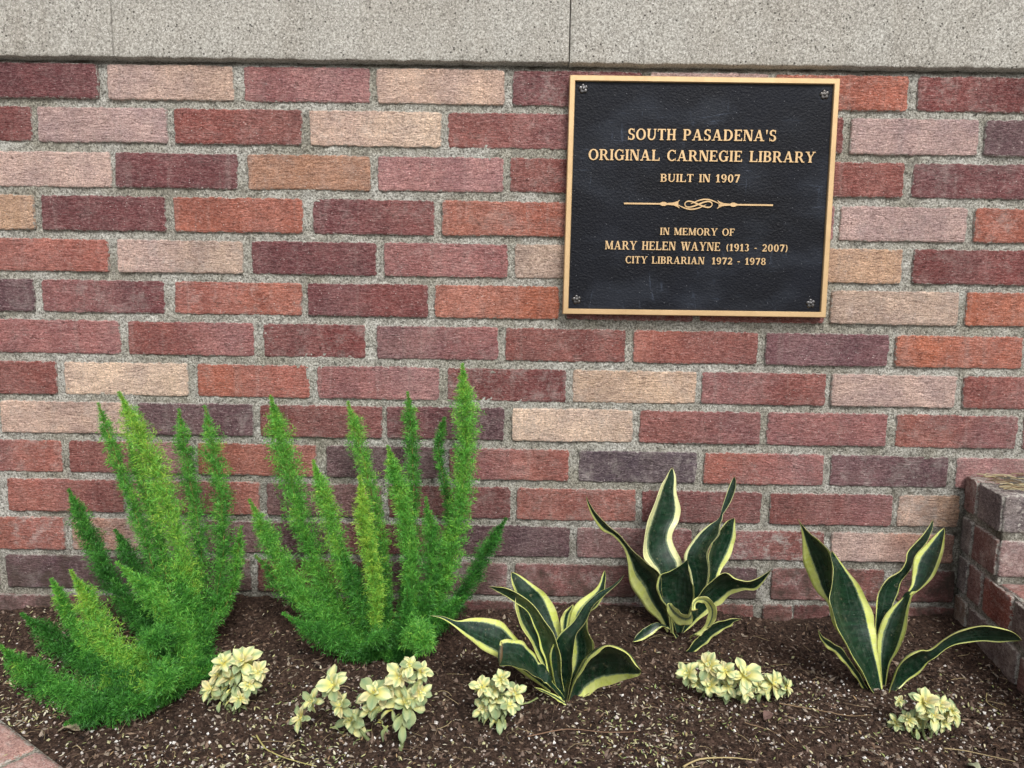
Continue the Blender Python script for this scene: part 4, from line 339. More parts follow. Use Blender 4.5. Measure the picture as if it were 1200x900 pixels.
# ------------------------------------------------------------------ stone band above the bricks
ledge = empty('concrete_band', (0, 0, .034), 'pale speckled cast concrete band running along the top of the brick wall', 'ledge')
lz = np.polyfit([p[0] for p in LEDGE_Z], [p[2] for p in LEDGE_Z], 1)
def stone_block(x0, x1, seed):
    H = .30; step = .009
    xs = np.r_[x0, x0+.0012, np.arange(x0+.005, x1-.005, step), x1-.0012, x1]; zs = np.r_[0, .0015, .004, np.arange(.012, H, .012), H]
    X, Z = np.meshgrid(xs, zs); x = X.ravel(); z = Z.ravel()
    e = np.minimum(np.minimum(x-x0, x1-x), np.where(z < .02, z, 1)); 
    y = -.012+.0012*np.clip(1-e/.003, 0, 1)**1.5+.0006*fbm(np.c_[x, z]*60, 3, seed)
    zz = z+np.polyval(lz, x)+np.where(z < .01, 1, 0)*.0011*fbm(np.c_[x*120, x*0], 3, seed+3)
    idx = np.arange(len(x)).reshape(X.shape); F = np.stack([idx[:-1, :-1], idx[:-1, 1:], idx[1:, 1:], idx[1:, :-1]], -1).reshape(-1, 4)
    V = np.c_[x, y, zz]; n = len(V)
    ring = np.r_[idx[0, :], idx[1:, -1], idx[-1, -2::-1], idx[-2:0:-1, 0]]; B = V[ring].copy(); B[:, 1] = .23
    m = len(ring); j = np.arange(m); jn = (j+1) % m
    F = np.vstack([F, np.stack([ring[j], n+j, n+jn, ring[jn]], -1)])
    return mesh_np('stone_block', sub(ledge, np.vstack([V, B])), F)
ja, jb = LEDGE_J[0][0], LEDGE_J[1][0]
for k, (a, b) in enumerate([(-1.9, ja-.0009), (ja+.0009, jb-.0009), (jb+.0009, 1.9)]):
    link('stone_block', stone_block(a, b, 40+k), MAT_STONE, ledge)

# ------------------------------------------------------------------ low side wall (a stepped planter end on the right)
low = empty('stepped_side_wall', (.757, 0, -.87), 'low stepped brown brick side wall at right corner with worn top', 'wall')
SX = .16     # face runs toward the viewer, x = .757 + SX*y
ang = math.atan(SX); fx = lambda y: .757+SX*y
def place_face(o, length_mid_y, z, along=True):
    pass
ux = np.array([-math.sin(ang), -math.cos(ang), 0.])      # along the face toward the viewer
def side_brick(y0, y1, z0, z1, c, seed, **kw):
    w_ = (y1-y0)/math.cos(ang); me = brick_mesh(w_, z1-z0, c, c, depth=.05, seed=seed, jit=.0009, **kw)
    o = link('brick', me, MAT_BRICK_SMOOTH, low)
    ym = -(y0+y1)/2; o.location = (fx(ym)-.757-.0015, ym, (z0+z1)/2+.87); o.rotation_euler = (0, 0, -math.pi/2-ang)
    return o
P_ = .068
zA, zB, zC, zD = -.643, -.713, -.781, -.850; hh = .0285
B1 = srgb(136, 98, 91); B2 = srgb(118, 108, 108); B3 = srgb(140, 98, 92); B4 = srgb(152, 86, 72); B5 = srgb(138, 116, 96); B6 = srgb(118, 102, 97); B7 = srgb(116, 110, 106)
kw = dict(bloom=.45, dirt_and_shade=.20, pale=.1)
for (y0, y1, zc, c) in [(.004, .043, zA, B1), (.053, .128, zA, B2), (.003, .039, zB, B7), (.049, .126, zB, B1), (.003, .036, zC, B7), (.044, .088, zC, B1), (.098, .182, zC, B4), (.192, .275, zC, B6), (.285, .47, zC, B1), (.48, .66, zC, B3),
                        (.003, .045, zD, B5), (.055, .213, zD, B6), (.222, .40, zD, B1), (.41, .60, zD, B2), (.003, .12, zD-P_, B1), (.13, .30, zD-P_, B6), (.31, .5, zD-P_, B1)]:
    side_brick(y0, y1, zc-hh, zc+hh, c, int(y0*1000+zc*100)+500, **kw)
def front_brick(x0, x1, yf, z0, z1, c, seed, **kw):
    me = brick_mesh(x1-x0, z1-z0, c, c, depth=.03, seed=seed, jit=.0009, skew=SX+.06 if x0 < xf+.01 else 0, **kw)
    o = link('brick', me, MAT_BRICK_SMOOTH, low); o.location = ((x0+x1)/2-.757, yf, (z0+z1)/2+.87); return o
xf = fx(-.132)
for (a, b, zc, c) in [(0, .19, zA, srgb(128, 119, 117)), (.2, .39, zA, B3), (.4, .6, zA, B1), (0, .092, zB, srgb(142, 116, 112)), (.102, .29, zB, B3), (.3, .49, zB, B1)]:
    front_brick(xf+a+.0025, xf+b, -.132, zc-hh, zc+hh, c, int(a*1000)+900, **kw)
# caps: top of upper step and top of lower wall
def top_bricks(rects, z):
    for k, (x0, x1, y0, y1, c) in enumerate(rects):
        me = brick_mesh(x1-x0, y1-y0, c, c, depth=.02, seed=700+k, jit=.001, bloom=.5, dirt_and_shade=.5, pale=.2)
        o = link('brick', me, MAT_BRICK_SMOOTH, low); o.location = ((x0+x1)/2-.757, (y0+y1)/2, z+.87); o.rotation_euler = (-math.pi/2, 0, 0)
top_bricks([(fx(-.15)+.005+.0, .82, -.19, -.138, srgb(176, 124, 112)), (.74, .83, -.282, -.195, B3), (.725, .815, -.375, -.288, B1), (.84, .93, -.19, -.138, B3), (.84, .93, -.282, -.195, B1)], zC+hh+.0035)
# mortar core of the side wall
def prism(name, poly, z0, z1):
    n = len(poly); V = [(*p, z0) for p in poly]+[(*p, z1) for p in poly]
    me = bpy.data.meshes.new(name); F = [tuple(range(n))[::-1], tuple(range(n, 2*n))]+[(i, (i+1) % n, n+(i+1) % n, n+i) for i in range(n)]
    me.from_pydata([tuple(sub(low, v)) for v in V], [], F); return me
def rough_face(name, p0, p1, z0, z1, nrm, seed, step=.0036):
    """rough mortar sheet between two ground points"""
    p0 = np.array(p0); p1 = np.array(p1); L = np.linalg.norm(p1-p0); nx = int(L/step); nz = int((z1-z0)/step)
    X, Z = np.meshgrid(np.linspace(0, 1, nx), np.linspace(z0, z1, nz)); x = X.ravel(); z = Z.ravel()
    d = .0013*fbm(np.c_[x*L, z]*140, 3, seed)+.001*fbm(np.c_[x*L, z]*30, 2, seed+3)
    V = np.c_[p0[0]+(p1-p0)[0]*x+nrm[0]*d, p0[1]+(p1-p0)[1]*x+nrm[1]*d, z]
    idx = np.arange(len(x)).reshape(X.shape); F = np.stack([idx[:-1, :-1], idx[:-1, 1:], idx[1:, 1:], idx[1:, :-1]], -1).reshape(-1, 4)
    return mesh_np(name, sub(low, V), F, {'dirt_and_shade': ('FLOAT', np.full(len(V), .75))})
nface = (-math.cos(ang), math.sin(ang))
e = .004
link('mortar', rough_face('mortar', (fx(-.001)+e, -.001), (fx(-.130)+e, -.130), zB-hh-.012, zA+hh-.001, nface, 60), MAT_MORTAR, low)
link('mortar', rough_face('mortar', (fx(-.001)+e, -.001), (fx(-.70)+e, -.70), -1.0, zC+hh+.001, nface, 70), MAT_MORTAR, low)
link('mortar', rough_face('mortar', (xf+.004, -.128), (1.9, -.128), zB-hh-.012, zA+hh-.001, (0, -1), 80), MAT_MORTAR, low)
def cap_sheet(poly_fn, x1, y0, y1, z, seed, amp=.0025):
    nx, ny = 90, int((y1-y0)/.005); X, Y = np.meshgrid(np.linspace(0, 1, nx), np.linspace(y0, y1, ny)); y = Y.ravel(); xa = np.array([fx(v) for v in y])+.006; x = xa+(x1-xa)*X.ravel()**1.6
    zz = z+amp*fbm(np.c_[x, y]*35, 4, seed)
    idx = np.arange(len(x)).reshape(X.shape); F = np.stack([idx[:-1, :-1], idx[:-1, 1:], idx[1:, 1:], idx[1:, :-1]], -1).reshape(-1, 4)
    return mesh_np('mortar', sub(low, np.c_[x, y, zz]), F, {'dirt_and_shade': ('FLOAT', np.full(len(x), .9))})
link('mortar', cap_sheet(None, 1.9, -.126, -.001, zA+hh-.002, 90), MAT_MORTAR, low)
link('mortar', cap_sheet(None, 1.9, -.70, -.125, zC+hh, 95, .0015), MAT_MORTAR, low)
link('core', prism('core', [(fx(0)+.012, 0), (fx(-.12)+.012, -.12), (1.9, -.12), (1.9, 0)], -1.0, zA+hh-.012), MAT_MORTAR, low)
link('core', prism('core', [(fx(-.121)+.012, -.121), (fx(-.7)+.012, -.7), (1.9, -.7), (1.9, -.121)], -1.0, zC+hh-.010), MAT_MORTAR, low)

# ------------------------------------------------------------------ soil
SOILX = [-1.4, -.894, -.56, -.50, -.30, -.05, .14, .33, .45, .60, .74, 1.3]; SOILZ = [-.885, -.884, -.850, -.846, -.856, -.868, -.852, -.866, -.880, -.866, -.860, -.87]
def soil_z(x, y, fine=True):
    x = np.atleast_1d(x).astype(float); y = np.atleast_1d(y).astype(float)
    t = np.clip(-y/.14, 0, 1); t = t*t*(3-2*t)
    z = np.interp(x, SOILX, SOILZ)*(1-t)+(-.871)*t
    z = z+.004*fbm(np.c_[x, y]*9, 2, 21)
    if fine: z = z+.0028*fbm(np.c_[x, y]*70, 3, 23)+.0022*np.abs(vnoise(np.c_[x, y]*190, 27))
    for (a, b, h, s) in ((-.46, -.2, .008, .10), (-.18, -.17, .008, .1), (.06, -.27, .006, .05), (.22, -.11, .006, .05), (.52, -.23, .006, .05)):
        z = z+h*np.exp(-((x-a)**2+(y-b)**2)/s**2)
    return z
# fine sheet in the bed, coarse ground far beyond it
def grid_sheet(x0, x1, y0, y1, step):
    nx = int((x1-x0)/step)+1; ny = int((y1-y0)/step)+1
    X, Y = np.meshgrid(np.linspace(x0, x1, nx), np.linspace(y0, y1, ny)); x = X.ravel(); y = Y.ravel()
    idx = np.arange(len(x)).reshape(X.shape); F = np.stack([idx[:-1, :-1], idx[:-1, 1:], idx[1:, 1:], idx[1:, :-1]], -1).reshape(-1, 4)
    return x, y, F
x, y, F = grid_sheet(-1.9, 1.0, -.72, .012, .0042)
def make_soil_mat():
    M = NT('dark_potting_soil'); co = M.coord()
    n = M.noise(co, 160, 5, .75); b = M.noise(co, 9, 3, .6); g = M.noise(co, 620, 3, .8)
    col = M.ramp(n, [(.30, (.010, .0065, .005)), (.44, (.034, .0205, .0150)), (.56, (.070, .044, .032)), (.70, (.17, .115, .085))])
    col = M.mix(M.rng(b, .35, .65, 0, .5), col, M.mix(1.0, col, (1.5, 1.4, 1.35, 1), 'MULTIPLY'))
    col = M.mix(M.rng(g, .62, .75, 0, .5), col, (.20, .15, .115, 1))
    M.set(M.b, 'Base Color', col); M.set(M.b, 'Roughness', .95); M.set(M.b, 'Specular IOR Level', .2)
    M.set(M.b, 'Normal', M.bump(M.math('ADD', n, M.math('MULTIPLY', g, .5)), 1.0, .004)); return M.m
MAT_SOIL = make_soil_mat()
link('soil_bed', mesh_np('soil_bed', np.c_[x, y, soil_z(x, y)], F), MAT_SOIL, None, 'structure')
def make_ground_mat():
    M = NT('concrete_paving'); co = M.coord(); n = M.noise(co, 3, 5, .6); g = M.noise(co, 200, 3, .7)
    M.set(M.b, 'Base Color', M.mix(M.rng(g, .3, .7), M.mix(n, (.26, .25, .23, 1), (.36, .34, .31, 1)), (.30, .28, .25, 1))); M.set(M.b, 'Roughness', .9); return M.m
me = bpy.data.meshes.new('ground'); me.from_pydata([(-200, -200, -.93), (200, -200, -.93), (200, 60, -.93), (-200, 60, -.93)], [], [(0, 1, 2, 3)])
link('ground', me, make_ground_mat(), None, 'structure')

# brick edging at lower left
edging = empty('brick_edging', (PAVER[1][0], PAVER[1][1], -.88), 'pinkish brick edging with grey mortar in the lower left corner of the bed', 'edging')
p0 = np.array(PAVER[0]); p2 = np.array(PAVER[2]); p3 = np.array(PAVER[3]); jx = p2[:2]
ed = p3[:2]-p0[:2]; ed = ed/np.linalg.norm(ed); ea = math.atan2(ed[1], ed[0]); nin = np.array([ed[1], -ed[0]])  # away from the bed
if nin[1] > 0: nin = -nin
for k in range(-5, 5):
    c = jx+ed*(.1005*k+.052)+nin*.098
    col = srgb(*[(198, 156, 144), (194, 150, 138), (188, 146, 134)][k % 3])
    me = brick_mesh(.0925, .195, col, col, depth=.05, seed=300+k, bloom=.6, dirt_and_shade=.12, pale=.1, jit=.0008)
    o = link('brick', me, MAT_BRICK_SMOOTH, edging); o.rotation_euler = (-math.pi/2, 0, ea); o.location = (c[0]-edging.location[0], c[1]-edging.location[1], .014)
q = [jx+ed*-.52+nin*-.001, jx+ed*.52+nin*-.001, jx+ed*.52+nin*.25, jx+ed*-.52+nin*.25]
V = [(a[0], a[1], z) for z in (-.93, -.869) for a in q]
me = bpy.data.meshes.new('mortar'); me.from_pydata([tuple(sub(edging, v)) for v in V], [], [(0, 1, 2, 3), (7, 6, 5, 4), (0, 4, 5, 1), (1, 5, 6, 2), (2, 6, 7, 3), (3, 7, 4, 0)])
link('mortar', me, MAT_MORTAR, edging)
def in_edging(x, y):
    d = (np.c_[x, y]-jx)@nin; return (d > -.004)
# ------------------------------------------------------------------ soil litter (uncountable)
def scatter(n, fn, dens=None):
    out = []
    while len(out) < n:
        x = rng.uniform(-1.2, .95, 4000); y = -rng.uniform(0, 1, 4000)**.8*.58
        k = (x < .757+SX*y-.004)
        if dens is not None: k &= rng.uniform(0, 1, 4000) < dens(x, y)
        out += list(zip(x[k], y[k]))
    return np.array(out[:n])
def lumps(n, smin, smax, colfn, flat=1.0, elong=1.0, dens=None, lift=.4, name='x', seedcol=0, tilt=.5):
    """n little irregular octahedra in one mesh"""
    base = np.array([(1, 0, 0), (0, 1, 0), (-1, 0, 0), (0, -1, 0), (0, 0, 1), (0, 0, -1)], float)
    tri = np.array([(0, 1, 4), (1, 2, 4), (2, 3, 4), (3, 0, 4), (1, 0, 5), (2, 1, 5), (3, 2, 5), (0, 3, 5)])
    P = scatter(n, None, dens); V = np.repeat(base[None], n, 0)*(1+rng.uniform(-.35, .35, (n, 6, 1)))
    s = rng.uniform(0, 1, n)**2.2*(smax-smin)+smin
    V = V*s[:, None, None]*np.array([elong, 1, flat]); V[:, :, 0] *= rng.uniform(.6, 1.2, n)[:, None]
    a = rng.uniform(0, 6.283, n); t = rng.normal(0, tilt, n)
    ct, st = np.cos(t), np.sin(t); X = V[:, :, 0]*ct[:, None]-V[:, :, 2]*st[:, None]; Z = V[:, :, 0]*st[:, None]+V[:, :, 2]*ct[:, None]
    ca, sa = np.cos(a), np.sin(a); Y = V[:, :, 1]
    W = np.stack([X*ca[:, None]-Y*sa[:, None], X*sa[:, None]+Y*ca[:, None], Z], -1)
    z = soil_z(P[:, 0], P[:, 1]); z = np.where(in_edging(P[:, 0], P[:, 1]), np.maximum(z, -.863), z)
    W += np.c_[P, z+s*flat*lift][:, None, :]
    F = (tri[None]+6*np.arange(n)[:, None, None]).reshape(-1, 3)
    C = np.repeat(colfn(n, P), 6, axis=0)
    return mesh_np(name, W.reshape(-1, 3), F, {'col': ('FLOAT_COLOR', C)}, smooth=False)
def pick(cols, n, var=.2):
    c = np.array(cols, float)[rng.integers(0, len(cols), n)]; c = c*(1+rng.uniform(-var, var, (n, 1))); return np.c_[c, np.ones(n)]
outside = lambda x, y: (~in_edging(x, y)).astype(float)
mulch_cols = [(.022, .013, .010), (.04, .024, .017), (.06, .036, .026), (.07, .043, .032), (.10, .068, .052), (.018, .012, .010), (.17, .125, .10), (.035, .021, .015), (.06, .038, .028), (.28, .23, .18), (.20, .14, .10)]
link('bark_mulch', lumps(42000, .0007, .0032, lambda n, P: pick(mulch_cols, n, .35), .45, 2.0, outside, .5, 'bark_mulch', tilt=.6), MAT_LITTER, None, 'stuff')
def pd(x, y):
    d = .03+np.clip((-y-.12)/.3, 0, 1)*.7; d = d+.9*np.exp(-((x-.58)**2/.05+(y+.30)**2/.012))+.35*np.exp(-((x+.05)**2/.3+(y+.42)**2/.01))
    return np.clip(d*(.5+.9*np.clip(fbm(np.c_[x, y]*12, 2, 51)+.3, 0, 1)), 0, 1)*outside(x, y)
link('perlite', lumps(4300, .0006, .0027, lambda n, P: pick([(.66, .62, .58), (.52, .47, .43), (.74, .72, .68), (.40, .33, .29), (.44, .42, .24)], n, .12), .9, 1.0, pd, .7, 'perlite'), MAT_LITTER, None, 'stuff')
# small fallen leaflets
def leaflets(n, lmin, lmax, cols, dens, name, curl=.25, asp=.28):
    P = scatter(n, None, dens); L = rng.uniform(lmin, lmax, n); wd = L*rng.uniform(asp*.7, asp*1.4, n)
    pts = np.array([(0, 0), (.33, .9), (.7, .75), (1, 0), (.7, -.75), (.33, -.9), (.33, 0), (.7, 0)]); tri = np.array([(0, 6, 1), (1, 6, 7), (1, 7, 2), (2, 7, 3), (0, 5, 6), (5, 4, 7), (5, 7, 6), (4, 3, 7)])
    X = (pts[None, :, 0]-.5)*L[:, None]; Y = pts[None, :, 1]*wd[:, None]*.5; cu = rng.normal(0, curl, n)
    Z = cu[:, None]*(X**2/L[:, None])*2+np.abs(Y)*.35
    t = rng.normal(0, .28, n); ct, st = np.cos(t)[:, None], np.sin(t)[:, None]; X, Z = X*ct-Z*st, X*st+Z*ct
    a = rng.uniform(0, 6.283, n); ca, sa = np.cos(a)[:, None], np.sin(a)[:, None]; X, Y = X*ca-Y*sa, X*sa+Y*ca
    z = soil_z(P[:, 0], P[:, 1]); ie = in_edging(P[:, 0], P[:, 1]); z = np.where(ie, -.8645, z)
    W = np.stack([X+P[:, :1], Y+P[:, 1:], Z+(z+.0022+rng.uniform(0, .002, n))[:, None]], -1)
    F = (tri[None]+8*np.arange(n)[:, None, None]).reshape(-1, 3)
    return mesh_np(name, W.reshape(-1, 3), F, {'col': ('FLOAT_COLOR', np.repeat(pick(cols, n, .2), 8, axis=0))})
def ld(x, y):
    d = .10+.75*np.clip((-y-.22)/.2, 0, 1)+1.3*np.exp(-((x+.66)**2/.03))*np.clip((-y-.05)/.1, 0, 1)
    d = d*np.clip(.45+fbm(np.c_[x, y]*8, 2, 61), .1, 1); return np.where(in_edging(x, y), .12, d)
link('leaf_litter', leaflets(4400, .003, .0085, [(.50, .50, .24), (.42, .40, .20), (.60, .55, .36), (.30, .34, .13), (.35, .24, .13), (.62, .58, .44), (.24, .30, .12), (.20, .12, .07)], ld, 'leaf_litter'), MAT_LITTER, None, 'stuff')
# hair-thin straws and rootlets
def straws(n, lmin, lmax, dens, cols, rad=.00028):
    P = scatter(n, None, dens); V = []; F = []; C = []; k = 0
    for (px, py), c in zip(P, pick(cols, n, .25)):
        L = random.uniform(lmin, lmax); a = random.uniform(0, 6.28); b = random.uniform(-1.2, 1.2); t = np.linspace(-.5, .5, 6)
        xx = px+L*(t*math.cos(a)-b*t*t*math.sin(a)); yy = py+L*(t*math.sin(a)+b*t*t*math.cos(a)); yy = np.minimum(yy, -.002)
        zz = soil_z(xx, yy, False)+.004+random.uniform(0, .004)*(1-4*t*t)
        zz = np.where(in_edging(xx, yy), np.maximum(zz, -.862), zz)
        v, f = tube(np.c_[xx, yy, zz], rad*random.uniform(.6, 1.7), 3); V.append(v); F.append(f+k); k += len(v); C.append(np.repeat(c[None], len(v), 0))
    return mesh_np('straw', np.vstack(V), np.vstack(F), {'col': ('FLOAT_COLOR', np.vstack(C))})
link('dry_rootlets', straws(800, .007, .034, lambda x, y: np.clip(.2+(-y)*1.6+.8*np.exp(-((x+.70)**2/.03)), 0, 1)*outside(x, y), [(.16, .10, .065), (.28, .20, .13), (.40, .32, .18), (.10, .065, .045)]), MAT_LITTER, None, 'stuff')
# ------------------------------------------------------------------ bronze plaque
def metal_mat(name, col, rough, bumpy=0.0, metallic=.75, wear=.25):
    M = NT(name); co = M.coord(); n = M.noise(co, 90, 5, .7); g = M.noise(M.mapping(co, (1, 1, 1)), 900, 2, .6)
    b2 = M.noise(co, 14, 4, .7); c = M.mix(M.rng(n, .35, .7, 0, wear), col, (col[0]*.62, col[1]*.60, col[2]*.58, 1)); c = M.mix(M.rng(b2, .42, .68, 0, wear*1.6), c, (col[0]*.70, col[1]*.66, col[2]*.60, 1))
    M.set(M.b, 'Base Color', c); M.set(M.b, 'Metallic', metallic); M.set(M.b, 'Roughness', M.rng(n, .3, .7, rough-.06, rough+.1))
    if bumpy: M.set(M.b, 'Normal', M.bump(g, .35, bumpy))
    return M.m
MAT_BRONZE = metal_mat('polished_bronze', (.60, .42, .225, 1), .46, .0003, .55)
MAT_DARKMETAL = metal_mat('dark_bronze', (.05, .045, .045, 1), .32, .0003, .8)
def plate_mat():
    M = NT('leather_grained_black_plate'); co = M.coord()
    w = M.noise(co, 170, 5, .62, 1.2); v = M.vor(M.mapping(co, (1, 1, 1.3)), 260, 'Distance', 'SMOOTH_F1'); b = M.noise(co, 8, 4, .6)
    sc = M.noise(M.mapping(co, (60, 60, 9)), 1.0, 4, .7, 2.0); sc2 = M.noise(M.mapping(co, (9, 60, 70)), 1.0, 4, .7, 2.5)
    patch = M.rng(M.noise(M.mapping(co, (9, 9, 16), (1.6, 0, 2.2)), 1.0, 2, .5), .50, .66)
    s = M.math('MULTIPLY', M.math('MAXIMUM', M.rng(sc, .60, .70), M.rng(sc2, .60, .70)), patch)
    col = M.mix(M.rng(b, .35, .7), (.0028, .0034, .0058, 1), (.0055, .007, .012, 1))
    col = M.mix(M.math('MULTIPLY', s, .75), col, (.055, .07, .10, 1)); col = M.mix(M.math('MULTIPLY', patch, .18), col, (.05, .06, .08, 1))
    sp = M.math('MULTIPLY', M.rng(M.vor(co, 120), .03, .06, 1, 0), .8); col = M.mix(sp, col, (.35, .36, .38, 1))
    M.set(M.b, 'Base Color', col); M.set(M.b, 'Roughness', M.rng(b, .3, .7, .42, .56)); M.set(M.b, 'Specular IOR Level', .16)
    M.set(M.b, 'Normal', M.bump(M.math('ADD', w, M.math('MULTIPLY', v, .7)), .7, .0012)); return M.m
MAT_PLATE = plate_mat()
plaque = empty('memorial_plaque', (PLAQUE[3][0], 0, PLAQUE[3][1]), 'square black and bronze memorial plaque screwed to the brick wall', 'plaque')
PQ = np.array(PLAQUE)  # TL TR BR BL (x,z)
def pq(u, v):          # u right, v down
    return PQ[0]*(1-u)*(1-v)+PQ[1]*u*(1-v)+PQ[2]*u*v+PQ[3]*(1-u)*v
W_ = .4214; H_ = .37; bw = .0086
def frame_ring(insets_depths):
    V = []; n = 4
    for ins, y in insets_depths:
        for (u, v) in ((0, 0), (1, 0), (1, 1), (0, 1)):
            uu = ins/W_ if u == 0 else 1-ins/W_; vv = ins/H_ if v == 0 else 1-ins/H_
            p = pq(uu, vv); V.append((p[0], y, p[1]))
    F = []
    for k in range(len(insets_depths)-1):
        for i in range(4): j = (i+1) % 4; F.append((k*4+i, k*4+j, (k+1)*4+j, (k+1)*4+i))
    return V, F
Vf, Ff = frame_ring([(.002, -.0045), (0, -.006), (0, -.0208), (.0010, -.022), (bw-.0008, -.022), (bw, -.0212), (bw+.0006, -.0165)])
link('frame', mesh_np('frame', sub(plaque, Vf), Ff, smooth=False), MAT_BRONZE, plaque)
xs = np.linspace(.02, .98, 60); 
Vp = [(*[pq(u, v)[0]], -.0175, pq(u, v)[1]) for v in np.linspace((bw-.001)/H_, 1-(bw-.001)/H_, 3) for u in np.linspace((bw-.001)/W_, 1-(bw-.001)/W_, 3)]
Fp = [(r_*3+c, r_*3+c+1, (r_+1)*3+c+1, (r_+1)*3+c) for r_ in range(2) for c in range(2)]
link('plate', mesh_np('plate', sub(plaque, Vp), Fp, smooth=False), MAT_PLATE, plaque)
Vb = [(*[p[0]], y, p[1]) for y in (-.005, -.0165) for p in (pq(.01, .01), pq(.99, .01), pq(.99, .99), pq(.01, .99))]
link('backing', mesh_np('backing', sub(plaque, Vb), [(0, 1, 2, 3), (7, 6, 5, 4), (0, 4, 5, 1), (1, 5, 6, 2), (2, 6, 7, 3), (3, 7, 4, 0)], smooth=False), MAT_DARKMETAL, plaque)
# serif capitals built from strokes; cap height 1
TK, TN_, SH, SE = .195, .095, .085, .075     # thick, thin, serif height, serif overhang
def Rk(x0, y0, x1, y1): return [(x0, y0), (x1, y0), (x1, y1), (x0, y1)]
def ser(x0, x1, y): return Rk(x0-SE, y, x1+SE, y+SH)
def stem(x, w=TK, top=True, bot=True, y0=0, y1=1):
    o = [Rk(x, y0, x+w, y1)]
    if bot: o.append(ser(x, x+w, y0))
    if top: o.append(ser(x, x+w, y1-SH))
    return o
def diag(x0, y0, x1, y1, w): return [[(x0, y0), (x0+w, y0), (x1+w, y1), (x1, y1)]]
def ring(cx, cy, rx, ry, a0=0, a1=360, tk=TK, tn=TN_, n=20):
    n = max(5, int(n*abs(a1-a0)/360)); o = []
    for i in range(n):
        q = []
        for a, inn in ((a0+(a1-a0)*i/n, 0), (a0+(a1-a0)*(i+1)/n, 0), (a0+(a1-a0)*(i+1)/n, 1), (a0+(a1-a0)*i/n, 1)):
            a = math.radians(a); q.append((cx+(rx-inn*tk)*math.cos(a), cy+(ry-inn*tn)*math.sin(a)))
        o.append(q)
    return o
def bowl(x, cy, rx, ry, tk=TK, tn=TN_):      # right half ring starting at stem x, with flats
    return ring(x, cy, rx, ry, -90, 90, tk, tn)
def glyph(c):
    s = SE
    if c == 'I': return 2*s+TK, stem(s)
    if c == 'H': return 2*s+.70, stem(s)+stem(s+.70-TK)+[Rk(s+TK, .46, s+.70-TK, .56)]
    if c == 'N': return 2*s+.74, [Rk(s, 0, s+TN_, 1), ser(s, s+TN_, 0), Rk(0, 1-SH, s+TN_, 1), Rk(s+.74-TN_, 0, s+.74, 1), ser(s+.74-TN_, s+.74, 1-SH)]+diag(s+.03, 1, s+.74-TK-.02, 0, TK+.03)
    if c == 'M': return 2*s+.92, [Rk(s, 0, s+TN_, 1), ser(s, s+TN_, 0), Rk(0, 1-SH, s+TN_, 1), Rk(s+.92-TK, 0, s+.92, 1), ser(s+.92-TK, s+.92, 0), Rk(s+.92-TK, 1-SH, 2*s+.92, 1)]+diag(s+.02, 1, s+.34, .05, TK)+diag(s+.92-TK+.02, 1, s+.40, .05, TN_)
    if c == 'A': return 1.0, diag(.10, 0, .42, 1, TN_)+diag(.68, 0, .38, 1, TK)+[Rk(.22, .27, .74, .36), Rk(0, 0, .28, SH), Rk(.58, 0, 1.0, SH)]
    if c == 'B': return .80, stem(s)+[Rk(s+TK, 1-TN_, .42, 1), Rk(s+TK, .48, .42, .57), Rk(s+TK, 0, .42, TN_)]+bowl(.42, .755, .29, .245)+bowl(.42, .28, .34, .28)
    if c == 'D': return .90, stem(s)+[Rk(s+TK, 1-TN_, .40, 1), Rk(s+TK, 0, .40, TN_)]+bowl(.40, .5, .46, .5)
    if c == 'E': return .78, stem(s)+[Rk(s+TK, 1-TN_, .70, 1), Rk(.62, .78, .70, 1), Rk(s+TK, .46, .54, .55), Rk(.48, .38, .54, .63), Rk(s+TK, 0, .76, TN_), Rk(.68, 0, .76, .25)]
    if c == 'F': return .72, stem(s)+[Rk(s+TK, 1-TN_, .70, 1), Rk(.62, .76, .70, 1), Rk(s+TK, .46, .54, .55), Rk(.48, .38, .54, .63)]
    if c == 'L': return .76, stem(s)+[Rk(s+TK, 0, .74, TN_), Rk(.66, 0, .74, .28)]
    if c == 'T': return .80, stem(.40-TK/2)+[Rk(.02, 1-TN_, .78, 1), Rk(.02, .76, .09, 1), Rk(.71, .76, .78, 1)]
    if c == 'O': return .94, ring(.47, .5, .46, .52)
    if c == 'C': return .84, ring(.46, .5, .45, .52, 48, 312)+[Rk(.72, .66, .79, 1.0), Rk(.74, .02, .80, .26)]
    if c == 'G': return .92, ring(.46, .5, .45, .52, 48, 318)+[Rk(.74, .66, .81, 1.0), Rk(.64, .05, .64+TK, .42), Rk(.56, .40, .92, .48)]
    if c == 'P': return .76, stem(s)+[Rk(s+TK, 1-TN_, .40, 1), Rk(s+TK, .42, .40, .51)]+bowl(.40, .71, .33, .29)
    if c == 'R': return .90, stem(s)+[Rk(s+TK, 1-TN_, .42, 1), Rk(s+TK, .44, .42, .53)]+bowl(.42, .72, .31, .28)+diag(.66, 0, .38, .46, TK)+[Rk(.66, 0, .92, SH)]
    if c == 'S': return .68, ring(.34, .745, .30, .275, 35, 270, TK*.95, TN_)+ring(.34, .265, .32, .285, -145, 90, TK*.98, TN_)+[Rk(.55, .70, .61, 1.0), Rk(.04, 0, .10, .30)]
    if c == 'U': return .90, [Rk(.08, .36, .08+TK, 1), ser(.08, .08+TK, 1-SH), Rk(.90-.10-TN_, .36, .80, 1), ser(.80-TN_, .80, 1-SH)]+ring(.44, .36, .36, .38, 180, 360, TK*.75, TN_*1.2)
    if c == 'W': return 1.24, diag(.30, 0, .08, 1, TK)+diag(.36, 0, .60, .98, TN_)+diag(.78, 0, .54, 1, TK)+diag(.86, 0, 1.10, 1, TN_)+[Rk(0, 1-SH, .38, 1), Rk(.46, 1-SH, .82, 1), Rk(1.0, 1-SH, 1.26, 1)]
